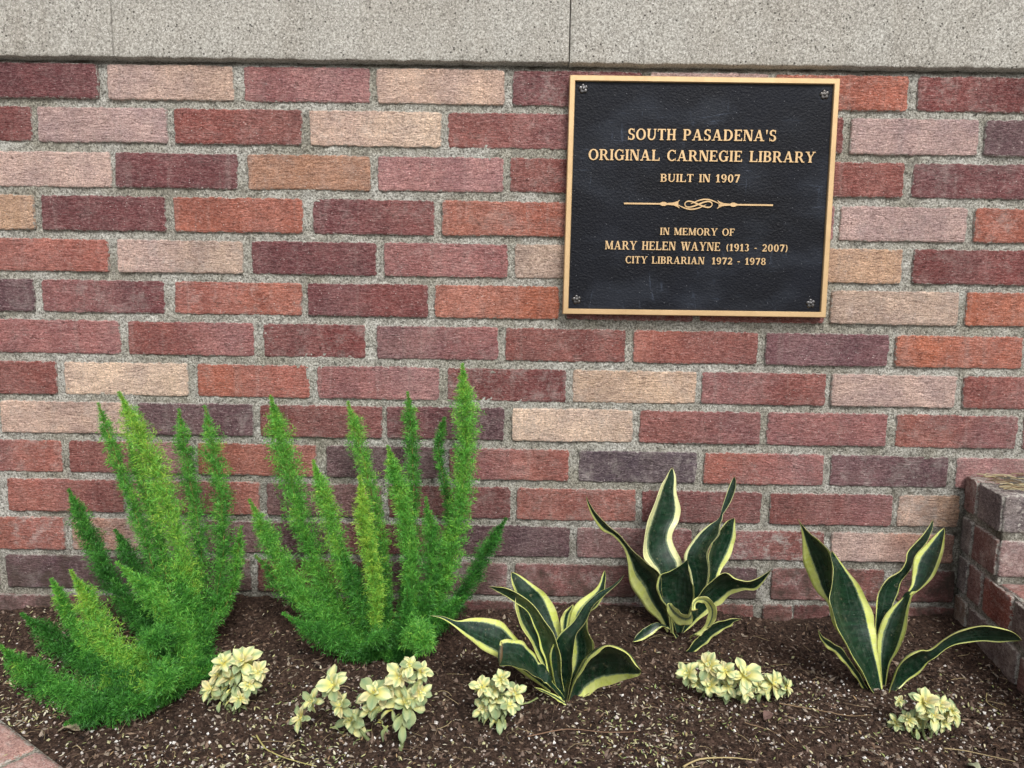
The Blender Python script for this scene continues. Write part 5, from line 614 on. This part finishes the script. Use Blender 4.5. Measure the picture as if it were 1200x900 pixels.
    if c == 'Y': return .92, [Rk(.36, 0, .36+TK, .48), ser(.36, .36+TK, 0)]+diag(.36, .44, .08, 1, TK)+diag(.46, .44, .76, 1, TN_)+[Rk(0, 1-SH, .38, 1), Rk(.64, 1-SH, .94, 1)]
    if c == "'": return .26, [[(.09, .62), (.14, .62), (.21, 1.0), (.03, 1.0)]]
    if c == '-': return .40, [Rk(.04, .36, .36, .48)]
    if c == '(': return .40, ring(.52, .45, .44, .66, 125, 235, .14, .05, 30)
    if c == ')': return .40, ring(-.12, .45, .44, .66, -55, 55, .14, .05, 30)
    if c == '0': return .72, ring(.36, .5, .33, .52)
    if c == '1': return .52, [Rk(.18, 0, .18+TK, 1), Rk(.05, 0, .52, SH)]+[[(.02, .74), (.08, .70), (.18, .86), (.18, 1.0)]]
    if c == '9': return .72, ring(.35, .69, .32, .33)+ring(.35, .5, .32, .52, -130, 12, TK, TN_)
    if c == '7': return .66, [Rk(.04, 1-.16, .64, 1), Rk(.04, .72, .10, 1)]+diag(.16, 0, .44, .86, TK)
    if c == '2': return .68, ring(.33, .70, .30, .32, -25, 165, TK, TN_)+diag(.05, .06, .40, .55, TK)+[Rk(.04, 0, .64, .15), Rk(.58, 0, .64, .26)]
    if c == '3': return .66, ring(.31, .755, .28, .265, -90, 150, TK, TN_)+ring(.31, .27, .31, .29, -150, 90, TK, TN_)
    if c == '8': return .70, ring(.35, .76, .28, .26, 0, 360, TK*.85, TN_)+ring(.35, .27, .32, .29, 0, 360, TK*.95, TN_)
    return .42, []
def extrude_polys(polys, y_back, y_front):
    """polys in plane coords (x,z); each sits a hair prouder than the one before so that no faces coincide"""
    V = []; F4 = []
    for i, p in enumerate(polys):
        yf = y_front-.00003*(i % 9); k = len(V)
        V += [(x, y_back, z) for x, z in p]+[(x, yf, z) for x, z in p]
        F4 += [(k+4, k+5, k+6, k+7)]+[(k+j, k+(j+1) % 4, k+4+(j+1) % 4, k+4+j) for j in range(4)]
    return V, F4
for (txt, ax, az, bx, bz, h) in TEXT:
    tot = 0; gl = []; sp = .085
    for ch in txt: wd, pr = glyph(ch); wd = wd if ch != ' ' else .50; gl.append((tot, pr)); tot += wd+sp
    tot -= sp; L = math.hypot(bx-ax, bz-az); k = L/tot; ex = np.array([(bx-ax)/L, (bz-az)/L]); ez = np.array([-ex[1], ex[0]])
    polys = []
    for off, pr in gl:
        for p in pr: polys.append([tuple(np.array([ax, az])+ex*(off+x)*k+ez*y*h) for x, y in p])
    V, F4 = extrude_polys(polys, -.0172, -.0192)
    o = link('lettering', mesh_np('lettering', sub(plaque, V), F4, smooth=False), MAT_BRONZE, plaque); o['label'] = 'raised bronze letters reading '+txt
# ornament: rules, beads and an interlaced knot
(oxa, oza), (oxm, ozm), (oxb, ozb) = ORN
ud = np.array([oxb-oxa, ozb-oza]); OL = np.linalg.norm(ud); ud /= OL; vd = np.array([-ud[1], ud[0]]); oc = np.array([oxm, ozm])
def band(pts, wds):
    pts = np.array(pts, float); T = np.gradient(pts, axis=0); T /= np.linalg.norm(T, axis=1)[:, None]+1e-12; N = np.c_[-T[:, 1], T[:, 0]]; wds = np.broadcast_to(wds, len(pts))
    A = pts+N*wds[:, None]/2; B = pts-N*wds[:, None]/2
    return [[tuple(oc+ud*a[0]+vd*a[1]) for a in (B[i], B[i+1], A[i+1], A[i])] for i in range(len(pts)-1)]
hl = OL/2; polys = []
for s in (-1, 1):
    polys += band([(s*hl, 0), (s*.058, 0)], .0025)
    polys += band([(s*.062, 0), (s*.057, 0), (s*.053, 0), (s*.049, 0)], [.002, .0062, .0062, .002])
    polys += band([(s*.050, 0), (s*.040, 0), (s*.032, 0)], [.0028, .0045, .006])
    polys += band([(s*.038, .0012), (s*.033, .0035), (s*.030, .0062)], [.003, .002, .0008])
    polys += band([(s*.038, -.0012), (s*.033, -.0035), (s*.030, -.0062)], [.003, .002, .0008])
t = np.linspace(0, 2*math.pi, 60)
polys += band(np.c_[.0215*np.sin(t), .0046*np.sin(2*t)], .0014+.0008*np.abs(np.cos(t)))
for s in (-1, 1):
    t = np.linspace(0, 1, 18); polys += band(np.c_[s*(.034-.046*t), s*(.0006+.0072*np.sin(t*math.pi))], .0009+.0012*np.sin(t*math.pi))
V, F4 = extrude_polys(polys, -.0172, -.0192)
link('knot_ornament', mesh_np('knot_ornament', sub(plaque, V), F4, smooth=False), MAT_BRONZE, plaque)
MAT_ROSE = metal_mat('worn_rosette_metal', (.13, .13, .135, 1), .22, 0, .9, .9)
for (sx, sz) in SCREWS:       # five-petalled rosette screw covers
    V = []; F = []; nr = 40; prof = [(.0, -.0200), (.0014, -.0203), (.0020, -.0190), (.0030, -.0186), (.0056, -.0200), (.0070, -.0192), (.0082, -.0172)]
    for r_, y in prof:
        for k in range(nr):
            a = 2*math.pi*k/nr; pet = abs(math.sin(2.5*a+.4)); f = 1-.30*(1-pet)**2.2*(r_ > .002) ; yy = y+.0009*(1-pet)*(r_ > .003)
            V.append((sx+r_*f*math.cos(a), yy, sz+r_*f*math.sin(a)))
    for i in range(len(prof)-1):
        for k in range(nr): F.append((i*nr+k, i*nr+(k+1) % nr, (i+1)*nr+(k+1) % nr, (i+1)*nr+k))
    link('rosette_screw_cover', mesh_np('rosette_screw_cover', sub(plaque, V), F), MAT_ROSE, plaque)

# ------------------------------------------------------------------ snake plants
def snake_mat():
    M = NT('variegated_leaf'); co = M.coord(); mg = M.attr('marg', 'Fac'); ct = M.attr('across', 'Fac'); tt = M.attr('along', 'Fac')
    lo = M.noise(co, 55, 3, .6); st = M.n('CombineXYZ'); M.set(st, 0, M.math('MULTIPLY', ct, 16)); M.set(st, 1, M.math('MULTIPLY', tt, 1.6)); stripe = M.noise(st.outputs[0], 1.0, 3, .6)
    st2 = M.n('CombineXYZ'); M.set(st2, 0, M.math('MULTIPLY', ct, 3)); M.set(st2, 1, M.math('MULTIPLY', tt, 38)); cross = M.noise(st2.outputs[0], 1.0, 3, .7, .4)
    m2 = M.math('ADD', mg, M.rng(stripe, .3, .7, -.15, .15)); m2 = M.math('ADD', m2, M.rng(cross, .3, .7, -.07, .07))
    green = M.mix(M.rng(cross, .40, .66), (.0035, .017, .008, 1), (.010, .038, .018, 1)); green = M.mix(M.rng(stripe, .52, .68, 0, .42), green, (.045, .085, .065, 1))
    yel = M.mix(M.rng(lo, .3, .7), (.50, .57, .08, 1), (.60, .65, .18, 1)); yel = M.mix(M.rng(cross, .45, .7, 0, .5), yel, (.64, .68, .34, 1)); yel = M.mix(M.attr('pale', 'Fac'), yel, (.70, .70, .40, 1))
    mid = (.16, .22, .13, 1)
    c = M.mix(M.rng(m2, .86, 1.0), yel, mid); c = M.mix(M.rng(m2, 1.0, 1.18), c, green)
    c = M.mix(M.rng(mg, .03, .10, .45, 0), c, (.50, .40, .22, 1))
    c = M.mix(M.rng(M.attr('tipd', 'Fac'), .004, .030, .85, 0), c, (.20, .12, .06, 1))
    scar = M.math('MULTIPLY', M.rng(M.noise(co, 70, 4, .8), .62, .70), .5); c = M.mix(scar, c, (.24, .22, .13, 1))
    dust = M.math('MULTIPLY', M.rng(M.vor(co, 150), .035, .06, 1, 0), M.rng(M.noise(co, 60, 1), .5, .55)); c = M.mix(M.math('MULTIPLY', dust, .7), c, (.6, .58, .54, 1))
    c = M.mix(M.rng(M.noise(co, 130, 4, .7), .5, .8, 0, .22), c, (.22, .23, .19, 1))
    M.set(M.b, 'Base Color', c); M.set(M.b, 'Roughness', M.rng(lo, .3, .7, .22, .38)); M.set(M.b, 'Specular IOR Level', .5)
    M.set(M.b, 'Normal', M.bump(M.math('ADD', cross, stripe), .35, .0008)); return M.m
MAT_SNAKE = snake_mat()
def snake_leaf(mL, mR, chan, rows, pale=0.0, seed=0):
    A = np.array([r[0] for r in rows]); B = np.array([r[1] for r in rows])
    S = catmull(np.hstack([A, B]), 64); A, B = S[:, :3], S[:, 3:]; m = len(S); nu = 15; u = np.linspace(0, 1, nu)
    C = (A+B)/2; T = np.gradient(C, axis=0); T /= np.linalg.norm(T, axis=1)[:, None]+1e-9
    w = B-A; wl = np.linalg.norm(w, axis=1); N = np.cross(T, w/(wl[:, None]+1e-9)); N /= np.linalg.norm(N, axis=1)[:, None]+1e-9
    N = np.where((N[:, 1] > 0)[:, None], -N, N)
    for _ in range(6): N[1:-1] = (N[:-2]+N[1:-1]*2+N[2:]); N /= np.linalg.norm(N, axis=1)[:, None]+1e-9
    P = A[:, None]*(1-u)[None, :, None]+B[:, None]*u[None, :, None]
    prof = (1-(2*u-1)**2)
    P = P-N[:, None]*(chan*wl[:, None]*prof[None])[:, :, None]*.75
    # ripple of the margins
    tt = np.linspace(0, 1, m); rip = .0012*np.sin(tt*34+seed)[:, None]*(np.abs(2*u-1)**4)[None]*(wl/wl.max())[:, None]; P = P+N[:, None]*rip[:, :, None]
    th = (.0013*np.clip(tt*6, .25, 1))[:, None]*(np.clip(1.15-np.abs(2*u-1)**3, 0.15, 1))[None]
    Fr = P+N[:, None]*th[:, :, None]; Bk = P-N[:, None]*th[:, :, None]
    V = np.vstack([Fr.reshape(-1, 3), Bk.reshape(-1, 3)]); idx = np.arange(m*nu).reshape(m, nu); o = m*nu
    q = lambda I: np.stack([I[:-1, :-1], I[:-1, 1:], I[1:, 1:], I[1:, :-1]], -1).reshape(-1, 4)
    F = [q(idx), q(idx+o)[:, ::-1]]
    for col in (0, nu-1): e = idx[:, col]; F.append(np.stack([e[:-1], e[1:], e[1:]+o, e[:-1]+o], -1))
    e = idx[0]; F.append(np.stack([e[:-1], e[1:], e[1:]+o, e[:-1]+o], -1)); F = np.vstack(F)
    U_ = np.tile(u, m); marg = np.minimum(U_/(mL*.84), (1-U_)/(mR*.84)); al = np.repeat(tt, nu)
    # the green centre closes before the very tip
    marg = marg*np.clip(.55+al*10, 0, 1)
    at = lambda a: ('FLOAT', np.r_[a, a])
    return V, F, {'marg': at(marg), 'across': at(U_+seed*1.7), 'tipd': at(al), 'along': at(al*wl.size/64+seed), 'pale': at(np.full(m*nu, pale))}
snake_label = {'a': 'yellow edged snake plant with low spreading leaves, nearest to the ferns', 'b': 'yellow edged snake plant with one tall upright leaf and curled lower leaves', 'c': 'yellow edged snake plant with one leaf arching toward the side wall'}
snake_base = {'a': (.07, -.272), 'b': (.236, -.12), 'c': (.520, -.24)}
for sname, leaves in SNAKES:
    bx_, by_ = snake_base[sname]
    root = empty('snake_plant', (bx_, by_, float(soil_z(bx_, by_)[0])), snake_label[sname], 'plant', 'snake plants in the bed')
    for i, (mL, mR, chan, rows) in enumerate(leaves):
        V, F, at = snake_leaf(mL, mR, chan, rows, pale=.75 if (sname == 'b' and i in (1, 2)) else (.1 if sname != 'b' else .2), seed=i+ord(sname))
        link('leaf', mesh_np('leaf', sub(root, V), F, at), MAT_SNAKE, root)

# ------------------------------------------------------------------ foxtail ferns
MAT_FSTEM = MAT_STEM
def frond(parent, R, tone, path, seed, dens=1.0):
    r = np.random.default_rng(seed); path = np.array(path, float)
    L = np.linalg.norm(np.diff(path, axis=0), axis=1).sum(); n = max(int(L/.0021), 14)
    C = catmull(path, n); C = C+.0012*np.c_[fbm(np.c_[np.arange(n)*.06, np.full(n, seed)], 2, 1), fbm(np.c_[np.arange(n)*.06, np.full(n, seed)], 2, 2), np.zeros(n)]
    T = np.gradient(C, axis=0); T /= np.linalg.norm(T, axis=1)[:, None]
    short = L < .14 and path[0][1]-path[-1][1] > .03 and R > 18.5
    s = np.linspace(0, 1, n)
    R = R/870*1.32
    K = max(2, round(8*dens)) if not short else 9
    ii = np.repeat(np.arange(n), K); nb = len(ii); sb = s[ii]+r.uniform(-.5, .5, nb)/n; sb = np.clip(sb, 0, 1)
    az = r.uniform(0, 6.283, nb)
    t = T[ii]; a = np.cross(t, [.13, .97, .2]); a /= np.linalg.norm(a, axis=1)[:, None]; b = np.cross(t, a)
    rad = a*np.cos(az)[:, None]+b*np.sin(az)[:, None]
    dist = (1-sb)*L
    prof = np.clip(dist/(2.5*R if not short else .35*R), .0, 1)**.85*(.30+.70*np.clip(sb*2.4, 0, 1)); prof = np.maximum(prof, .12)
    # clumpy outline
    prof = prof*(1+.26*fbm(np.c_[sb*L*85, np.cos(az)*1.6+seed, np.sin(az)*1.6], 2, 8))
    bl = np.maximum(R*prof*r.uniform(.62, 1.12, nb)-.004, .0015)
    phi = np.radians(np.where(dist < .03, 34, 56)+r.normal(0, 9, nb)); bd = t*np.cos(phi)[:, None]+rad*np.sin(phi)[:, None]; bd[:, 2] += .10; bd /= np.linalg.norm(bd, axis=1)[:, None]
    # dense needles along each branchlet
    nn = np.clip((bl/.0011).astype(int)+5, 6, 20); j = np.repeat(np.arange(nb), nn); m = len(j)
    nk = np.clip((bl[j]/.0042).astype(int)+1, 1, 5); along = (np.floor(r.uniform(0, 1, m)*nk)+.75)/nk+r.normal(0, .035, m); p0 = C[ii][j]+bd[j]*(bl[j]*along)[:, None]
    rv = r.normal(0, 1, (m, 3)); rv -= (rv*bd[j]).sum(1)[:, None]*bd[j]; rv /= np.linalg.norm(rv, axis=1)[:, None]
    nd = bd[j]*.62+rv*.95+t[j]*.12; nd /= np.linalg.norm(nd, axis=1)[:, None]
    nl = r.uniform(.0038, .0084, m)*np.clip(prof[j]+.45, .5, 1.05); p1 = p0+nd*nl[:, None]
    wv = np.cross(nd, r.normal(0, 1, (m, 3))); wv /= np.linalg.norm(wv, axis=1)[:, None]; wv *= r.uniform(.00028, .00050, m)[:, None]
    mid = p0*.55+p1*.45
    V = np.stack([p0, mid+wv, p1, mid-wv], 1)
    V[:, :, 1] = np.minimum(V[:, :, 1], -.0035); 
    bad = V[:, :, 2].min(1) < -.888; V = V[~bad]; m2 = len(V)
    F = np.arange(m2*4).reshape(-1, 4)
    # young tips and light-grown shoots yellower; dark tone at frond bases paints interior shade
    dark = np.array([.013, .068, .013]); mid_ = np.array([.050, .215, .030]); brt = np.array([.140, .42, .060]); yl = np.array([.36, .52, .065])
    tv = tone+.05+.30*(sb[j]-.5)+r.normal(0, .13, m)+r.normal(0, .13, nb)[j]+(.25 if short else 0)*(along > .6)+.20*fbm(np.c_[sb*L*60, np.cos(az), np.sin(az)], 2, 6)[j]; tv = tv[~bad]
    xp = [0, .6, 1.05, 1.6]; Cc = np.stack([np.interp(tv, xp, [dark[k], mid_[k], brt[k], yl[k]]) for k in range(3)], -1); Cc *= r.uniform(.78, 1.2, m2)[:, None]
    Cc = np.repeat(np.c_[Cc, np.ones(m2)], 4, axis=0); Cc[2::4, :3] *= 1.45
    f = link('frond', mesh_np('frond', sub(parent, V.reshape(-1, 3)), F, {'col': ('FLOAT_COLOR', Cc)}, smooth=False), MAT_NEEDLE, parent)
    sv, sf = tube(C[::3] if n > 30 else C, .0010, 5)
    link('stem', mesh_np('stem', sub(parent, sv), sf, {'col': ('FLOAT_COLOR', np.tile([.20, .17, .05, 1] if dens < 1 else [.13, .20, .045, 1], (len(sv), 1)))}), MAT_FSTEM, f)
flab = ['bright green foxtail fern at far left with fronds spilling low toward the brick edging', 'bright green foxtail fern nearer the snake plants, its tallest frond standing straight upright']
for k, fr in enumerate(FERNS):
    bx_, by_ = [(-.40, -.20), (-.20, -.17)][k]; bz_ = float(soil_z(bx_, by_)[0])
    root = empty('foxtail_fern', (bx_, by_, bz_), flab[k], 'fern', 'foxtail ferns in the bed')
    for i, (R, tone, path) in enumerate(fr):
        path = list(path)
        e0 = np.array(path[0]); c = np.array([bx_, by_, bz_+.004])
        isshort = R > 18.5 and math.dist(path[0], path[-1]) < .14 and path[0][1]-path[-1][1] > .03
        if np.linalg.norm(e0-c) < .30 and not isshort: path = [tuple(c+(e0-c)*.25-np.array([0, 0, .0]))]+path
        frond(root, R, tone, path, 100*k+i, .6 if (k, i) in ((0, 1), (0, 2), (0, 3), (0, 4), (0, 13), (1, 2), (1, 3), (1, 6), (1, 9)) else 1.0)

# ------------------------------------------------------------------ variegated succulents
def succ_leaf(variant):
    r = np.random.default_rng(50+variant); nu, nv = 7, 11; V = []; C = []
    wmax = r.uniform(.20, .26); cup = r.uniform(.12, .30); curl = r.uniform(.1, .9)
    for layer in (1, -1):
        for j in range(nv):
            v = j/(nv-1); w = wmax*np.interp(v, [0, .2, .45, .68, .84, .94, 1], [.34, .50, .86, 1, .84, .58, .14])
            for i in range(nu):
                u = i/(nu-1)*2-1; x = u*w; z = cup*abs(u)**2*w*1.5-curl*max(v-.35, 0)**2*.6+.08*math.sin(v*3.1)+layer*.024*(1-u*u)*(1-.5*v)+.014*math.sin(9*v+u*3+variant)
                V.append((x, v*(1-.06*(u*u)), z))
                cream = np.array([.80, .72, .16]); pale = np.array([.80, .80, .42]); grn = np.array([.17, .34, .17]); pink = np.array([.66, .42, .28])
                mix = np.clip(v*1.4-.15, 0, 1); c = cream*(1-mix)+pale*mix
                g = (np.clip((abs(u)-.35)*2.0, 0, 1)*.8 if variant % 2 == 0 else np.clip(.9-abs(u)*1.5, 0, 1)*.85)*np.clip(v*1.6-.1, 0, 1); c = c*(1-g)+grn*g
                if variant == 3: c = c*.72+pink*.28
                if variant >= 4: c = c*.3+np.array([.20, .30, .15])*.7
                C.append((*c, 1))
    idx = np.arange(nu*nv).reshape(nv, nu); q = lambda I: np.stack([I[:-1, :-1], I[:-1, 1:], I[1:, 1:], I[1:, :-1]], -1).reshape(-1, 4); o = nu*nv
    F = [q(idx), q(idx+o)[:, ::-1]]
    for e in (idx[:, 0], idx[:, -1], idx[-1]): F.append(np.stack([e[:-1], e[1:], e[1:]+o, e[:-1]+o], -1))
    return mesh_np('leaf', V, np.vstack(F), {'col': ('FLOAT_COLOR', C)})
LEAFM = [succ_leaf(k) for k in range(7)]
for m_ in LEAFM: m_.materials.append(MAT_SUCC)
slab = ['small cream and green succulent cluster beside the far left fern, drooping lower leaves', 'largest cream and green succulent with flower-like rosettes on bare green stems',
        'small round cream succulent with withered lower leaves left of the front snake plant', 'wide low cream yellow succulent mat in front of the tall upright snake plant', 'small pale yellow succulent half sunk in the soil at the lower right']
for k, (base, ros) in enumerate(SUCC):
    bz_ = float(soil_z(base[0], base[1])[0]); root = empty('variegated_succulent', (base[0], base[1], bz_), slab[k], 'succulent', 'variegated succulents in the bed')
    cen = np.mean([q[:3] for q in ros], axis=0); b0 = np.array([base[0], base[1], bz_-.004])
    for i, (x, y, z, rr) in enumerate(ros):
        p = np.array([x, y, z]); gz = float(soil_z(x, y)[0]); p[2] = max(p[2], gz+.006); out_ = p-(cen-np.array([0, -.01, .03]))
        ax = np.array([out_[0]*9, -.72+random.uniform(-.15, .15), .62+out_[2]*4+random.uniform(-.2, .2)]); ax /= np.linalg.norm(ax); ax = Vector(ax)
        # rosette heart
        import bmesh
        bm = bmesh.new(); bmesh.ops.create_icosphere(bm, subdivisions=2, radius=rr*.16); 
        for v in bm.verts: v.co.z *= 1.5
        me = bpy.data.meshes.new('rosette'); bm.to_mesh(me); bm.free(); ca = me.attributes.new('col', 'FLOAT_COLOR', 'POINT')
        for dd in ca.data: dd.color = (.76, .70, .18, 1)
        heart = link('rosette', me, MAT_SUCC, root); heart.location = p-np.array(root.location); heart.rotation_euler = ax.to_track_quat('Z', 'Y').to_euler()
        rings = [(3, 20, .5, 0), (5, 50, .9, 0), (5, 78, 1.12, 1), (3, 115, 1.1, 1)]
        if k in (0, 2, 3, 4): rings = [(3, 24, .55, 0), (5, 56, 1.0, 0), (5, 84, 1.1, 1), (4, 125, 1.15, 1)]
        for cnt, tiltd, ln, g in rings:
            a0 = random.uniform(0, 6.28)
            for q_ in range(cnt):
                lf = bpy.data.objects.new('leaf', LEAFM[random.choice([0, 1, 2, 3, 1]) if not (g and random.random() < (.75 if z < cen[2] else .35)) else random.choice([4, 5, 2])]); COL.objects.link(lf); lf.parent = heart
                a = a0+6.283*q_/cnt+random.uniform(-.25, .25); e = math.radians(90-tiltd+random.uniform(-20, 20)); sc = rr*.98*ln*random.uniform(.7, 1.2)
                lf.rotation_euler = (Matrix.Rotation(a, 3, 'Z') @ Matrix.Rotation(e, 3, 'X')).to_euler(); lf.scale = (sc*random.uniform(.95, 1.35), sc, sc)
        if k == 1 and i not in (2, 1) or k != 1 and i % 3: continue
        pp = np.array([b0, b0*.55+p*.45+np.array([(p-b0)[0]*.12, .004, -.010]), p-np.array(ax)*rr*.1]); sv, sf = tube(catmull(pp, 8), np.linspace(.0030, .0016, 8)*(1.1 if k == 1 else .7), 7)
        link('stem', mesh_np('stem', sub(root, sv), sf, {'col': ('FLOAT_COLOR', np.tile([.16, .20, .08, 1], (len(sv), 1)))}), MAT_STEM, root)
    # withered hanging leaves under the heads
    nd = [36, 34, 44, 26, 16][k]
    for q_ in range(nd):
        x, y, z, rr = random.choice(ros); lf = bpy.data.objects.new('withered_leaf', LEAFM[random.choice([4, 5, 6, 2])]); COL.objects.link(lf); lf.parent = root
        t_ = random.uniform(.1, .6); p = np.array([x, y, z])*(1-t_)+b0*t_; sc = rr*random.uniform(.7, 1.1); p[2] = max(p[2], bz_+sc*.35)
        lf.location = p-np.array(root.location); lf.rotation_euler = (Matrix.Rotation(random.uniform(0, 6.28), 3, 'Z') @ Matrix.Rotation(random.uniform(-1.1, -.2), 3, 'X')).to_euler(); lf.scale = (sc*.9, sc, sc)

# ------------------------------------------------------------------ single twigs, straws and dead leaves one can point to
def twig(pts, rad, col, label, name='twig', cat='twig'):
    pts = np.array(pts, float); P = np.c_[pts, np.array([float(soil_z(a, b, False)[0]) for a, b in pts])+.006]
    V, F = tube(catmull(P, 18), np.linspace(rad, rad*.5, 18), 5); V = V+.0004*np.c_[vnoise(V*400, 3), vnoise(V*400, 4), vnoise(V*400, 5)]
    me = mesh_np(name, V-P[0], F, {'col': ('FLOAT_COLOR', np.tile([*col, 1], (len(V), 1)))}); o = link(name, me, MAT_STEM); o.location = P[0]; o['label'] = label; o['category'] = cat
twig([(-.313, -.378), (-.292, -.402), (-.262, -.418), (-.225, -.432)], .0010, (.42, .38, .14), 'yellow straw curving on the soil left of the largest succulent', 'straw', 'straw')
twig([(.02, -.365), (.07, -.350), (.12, -.356), (.16, -.35)], .0009, (.22, .13, .08), 'thin brown twig lying below the front snake plant')
twig([(.20, -.425), (.225, -.408), (.26, -.404), (.29, -.408)], .0012, (.45, .36, .18), 'pale bent straw on the soil at the bottom edge, right of the centre', 'straw', 'straw')
twig([(.36, -.285), (.40, -.30), (.44, -.315), (.47, -.312)], .0009, (.24, .16, .09), 'thin brown twig between the wide succulent mat and the pale yellow one')
twig([(.30, -.33), (.33, -.352), (.345, -.385)], .0007, (.25, .17, .10), 'short dark twig below the wide succulent mat')
twig([(.53, -.375), (.56, -.382), (.60, -.40)], .0009, (.36, .28, .15), 'light twig below the pale yellow succulent at lower right')
twig([(.66, -.25), (.645, -.275), (.65, -.30)], .0008, (.36, .30, .14), 'short straw standing beside the foot of the side wall', 'straw', 'straw')
twig([(-.645, -.26), (-.62, -.285), (-.575, -.293), (-.555, -.30)], .0010, (.32, .17, .08), 'reddish curled twig in the litter under the far left fern')
twig([(.035, -.285), (.02, -.292), (-.015, -.300)], .0013, (.30, .36, .14), 'pale green fallen stalk left of the front snake plant base', 'stalk', 'stalk')
def dead_leaf(x, y, L, wd, rot, col, label):
    nu, nv = 7, 12; V = []; 
    for j in range(nv):
        v = j/(nv-1); w = wd*math.sin(math.pi*(v*.96+.02))**.8
        for i in range(nu):
            u = i/(nu-1)*2-1; V.append(((v-.5)*L, u*w/2, .004+.22*w*abs(u)+.010*math.sin(v*3.1)*(L/.03)*.6+.0012*math.sin(11*v+4*u)))
    V = np.array(V); V2 = V.copy(); V2[:, 2] -= .0005; idx = np.arange(nu*nv).reshape(nv, nu); q = np.stack([idx[:-1, :-1], idx[:-1, 1:], idx[1:, 1:], idx[1:, :-1]], -1).reshape(-1, 4)
    o = link('dead_leaf', mesh_np('dead_leaf', np.vstack([V, V2]), np.vstack([q, q[:, ::-1]+nu*nv]), {'col': ('FLOAT_COLOR', np.tile([*col, 1], (2*nu*nv, 1)))}), MAT_LITTER)
    o.location = (x, y, float(soil_z(x, y)[0])+.001); o.rotation_euler = (0, 0, rot); o['label'] = label; o['category'] = 'leaf'
dead_leaf(-.548, -.372, .026, .016, .1, (.36, .30, .20), 'tan curled dead leaf next to the brick edging')
dead_leaf(.335, -.318, .020, .014, .7, (.16, .10, .085), 'brown dead leaf on the soil below the wide succulent mat')
dead_leaf(.545, -.412, .018, .011, 2.0, (.34, .36, .24), 'pale green fallen leaf at the bottom edge below the pale yellow succulent')
# straw and dust lying on top of the upper step of the side wall
P_n = 150; V = []; F = []; C = []; kk = 0
for i in range(P_n):
    y_ = -random.uniform(.012, .118); x_ = fx(y_)+.01+random.random()**1.5*.30; a = random.gauss(0, .5); L = random.uniform(.008, .034)
    d = np.array([math.cos(a), math.sin(a)])*L; z_ = zA+hh+.003+random.uniform(0, .004)
    pts = np.array([(x_, y_, z_), (x_+d[0]*.5, y_+d[1]*.5, z_+random.uniform(0, .003)), (x_+d[0], y_+d[1], z_)])
    if pts[:, 1].max() > -.004 or pts[:, 1].min() < -.125: continue
    v, f = tube(pts, random.uniform(.0004, .0009), 4); V.append(v); F.append(f+kk); kk += len(v); C.append(np.tile([*random.choice([(.40, .33, .19), (.50, .44, .28), (.22, .15, .09), (.30, .24, .14), (.14, .10, .06)]), 1], (len(v), 1)))
link('dry_straw', mesh_np('dry_straw', np.vstack(V), np.vstack(F), {'col': ('FLOAT_COLOR', np.vstack(C))}), MAT_LITTER, None, 'stuff')
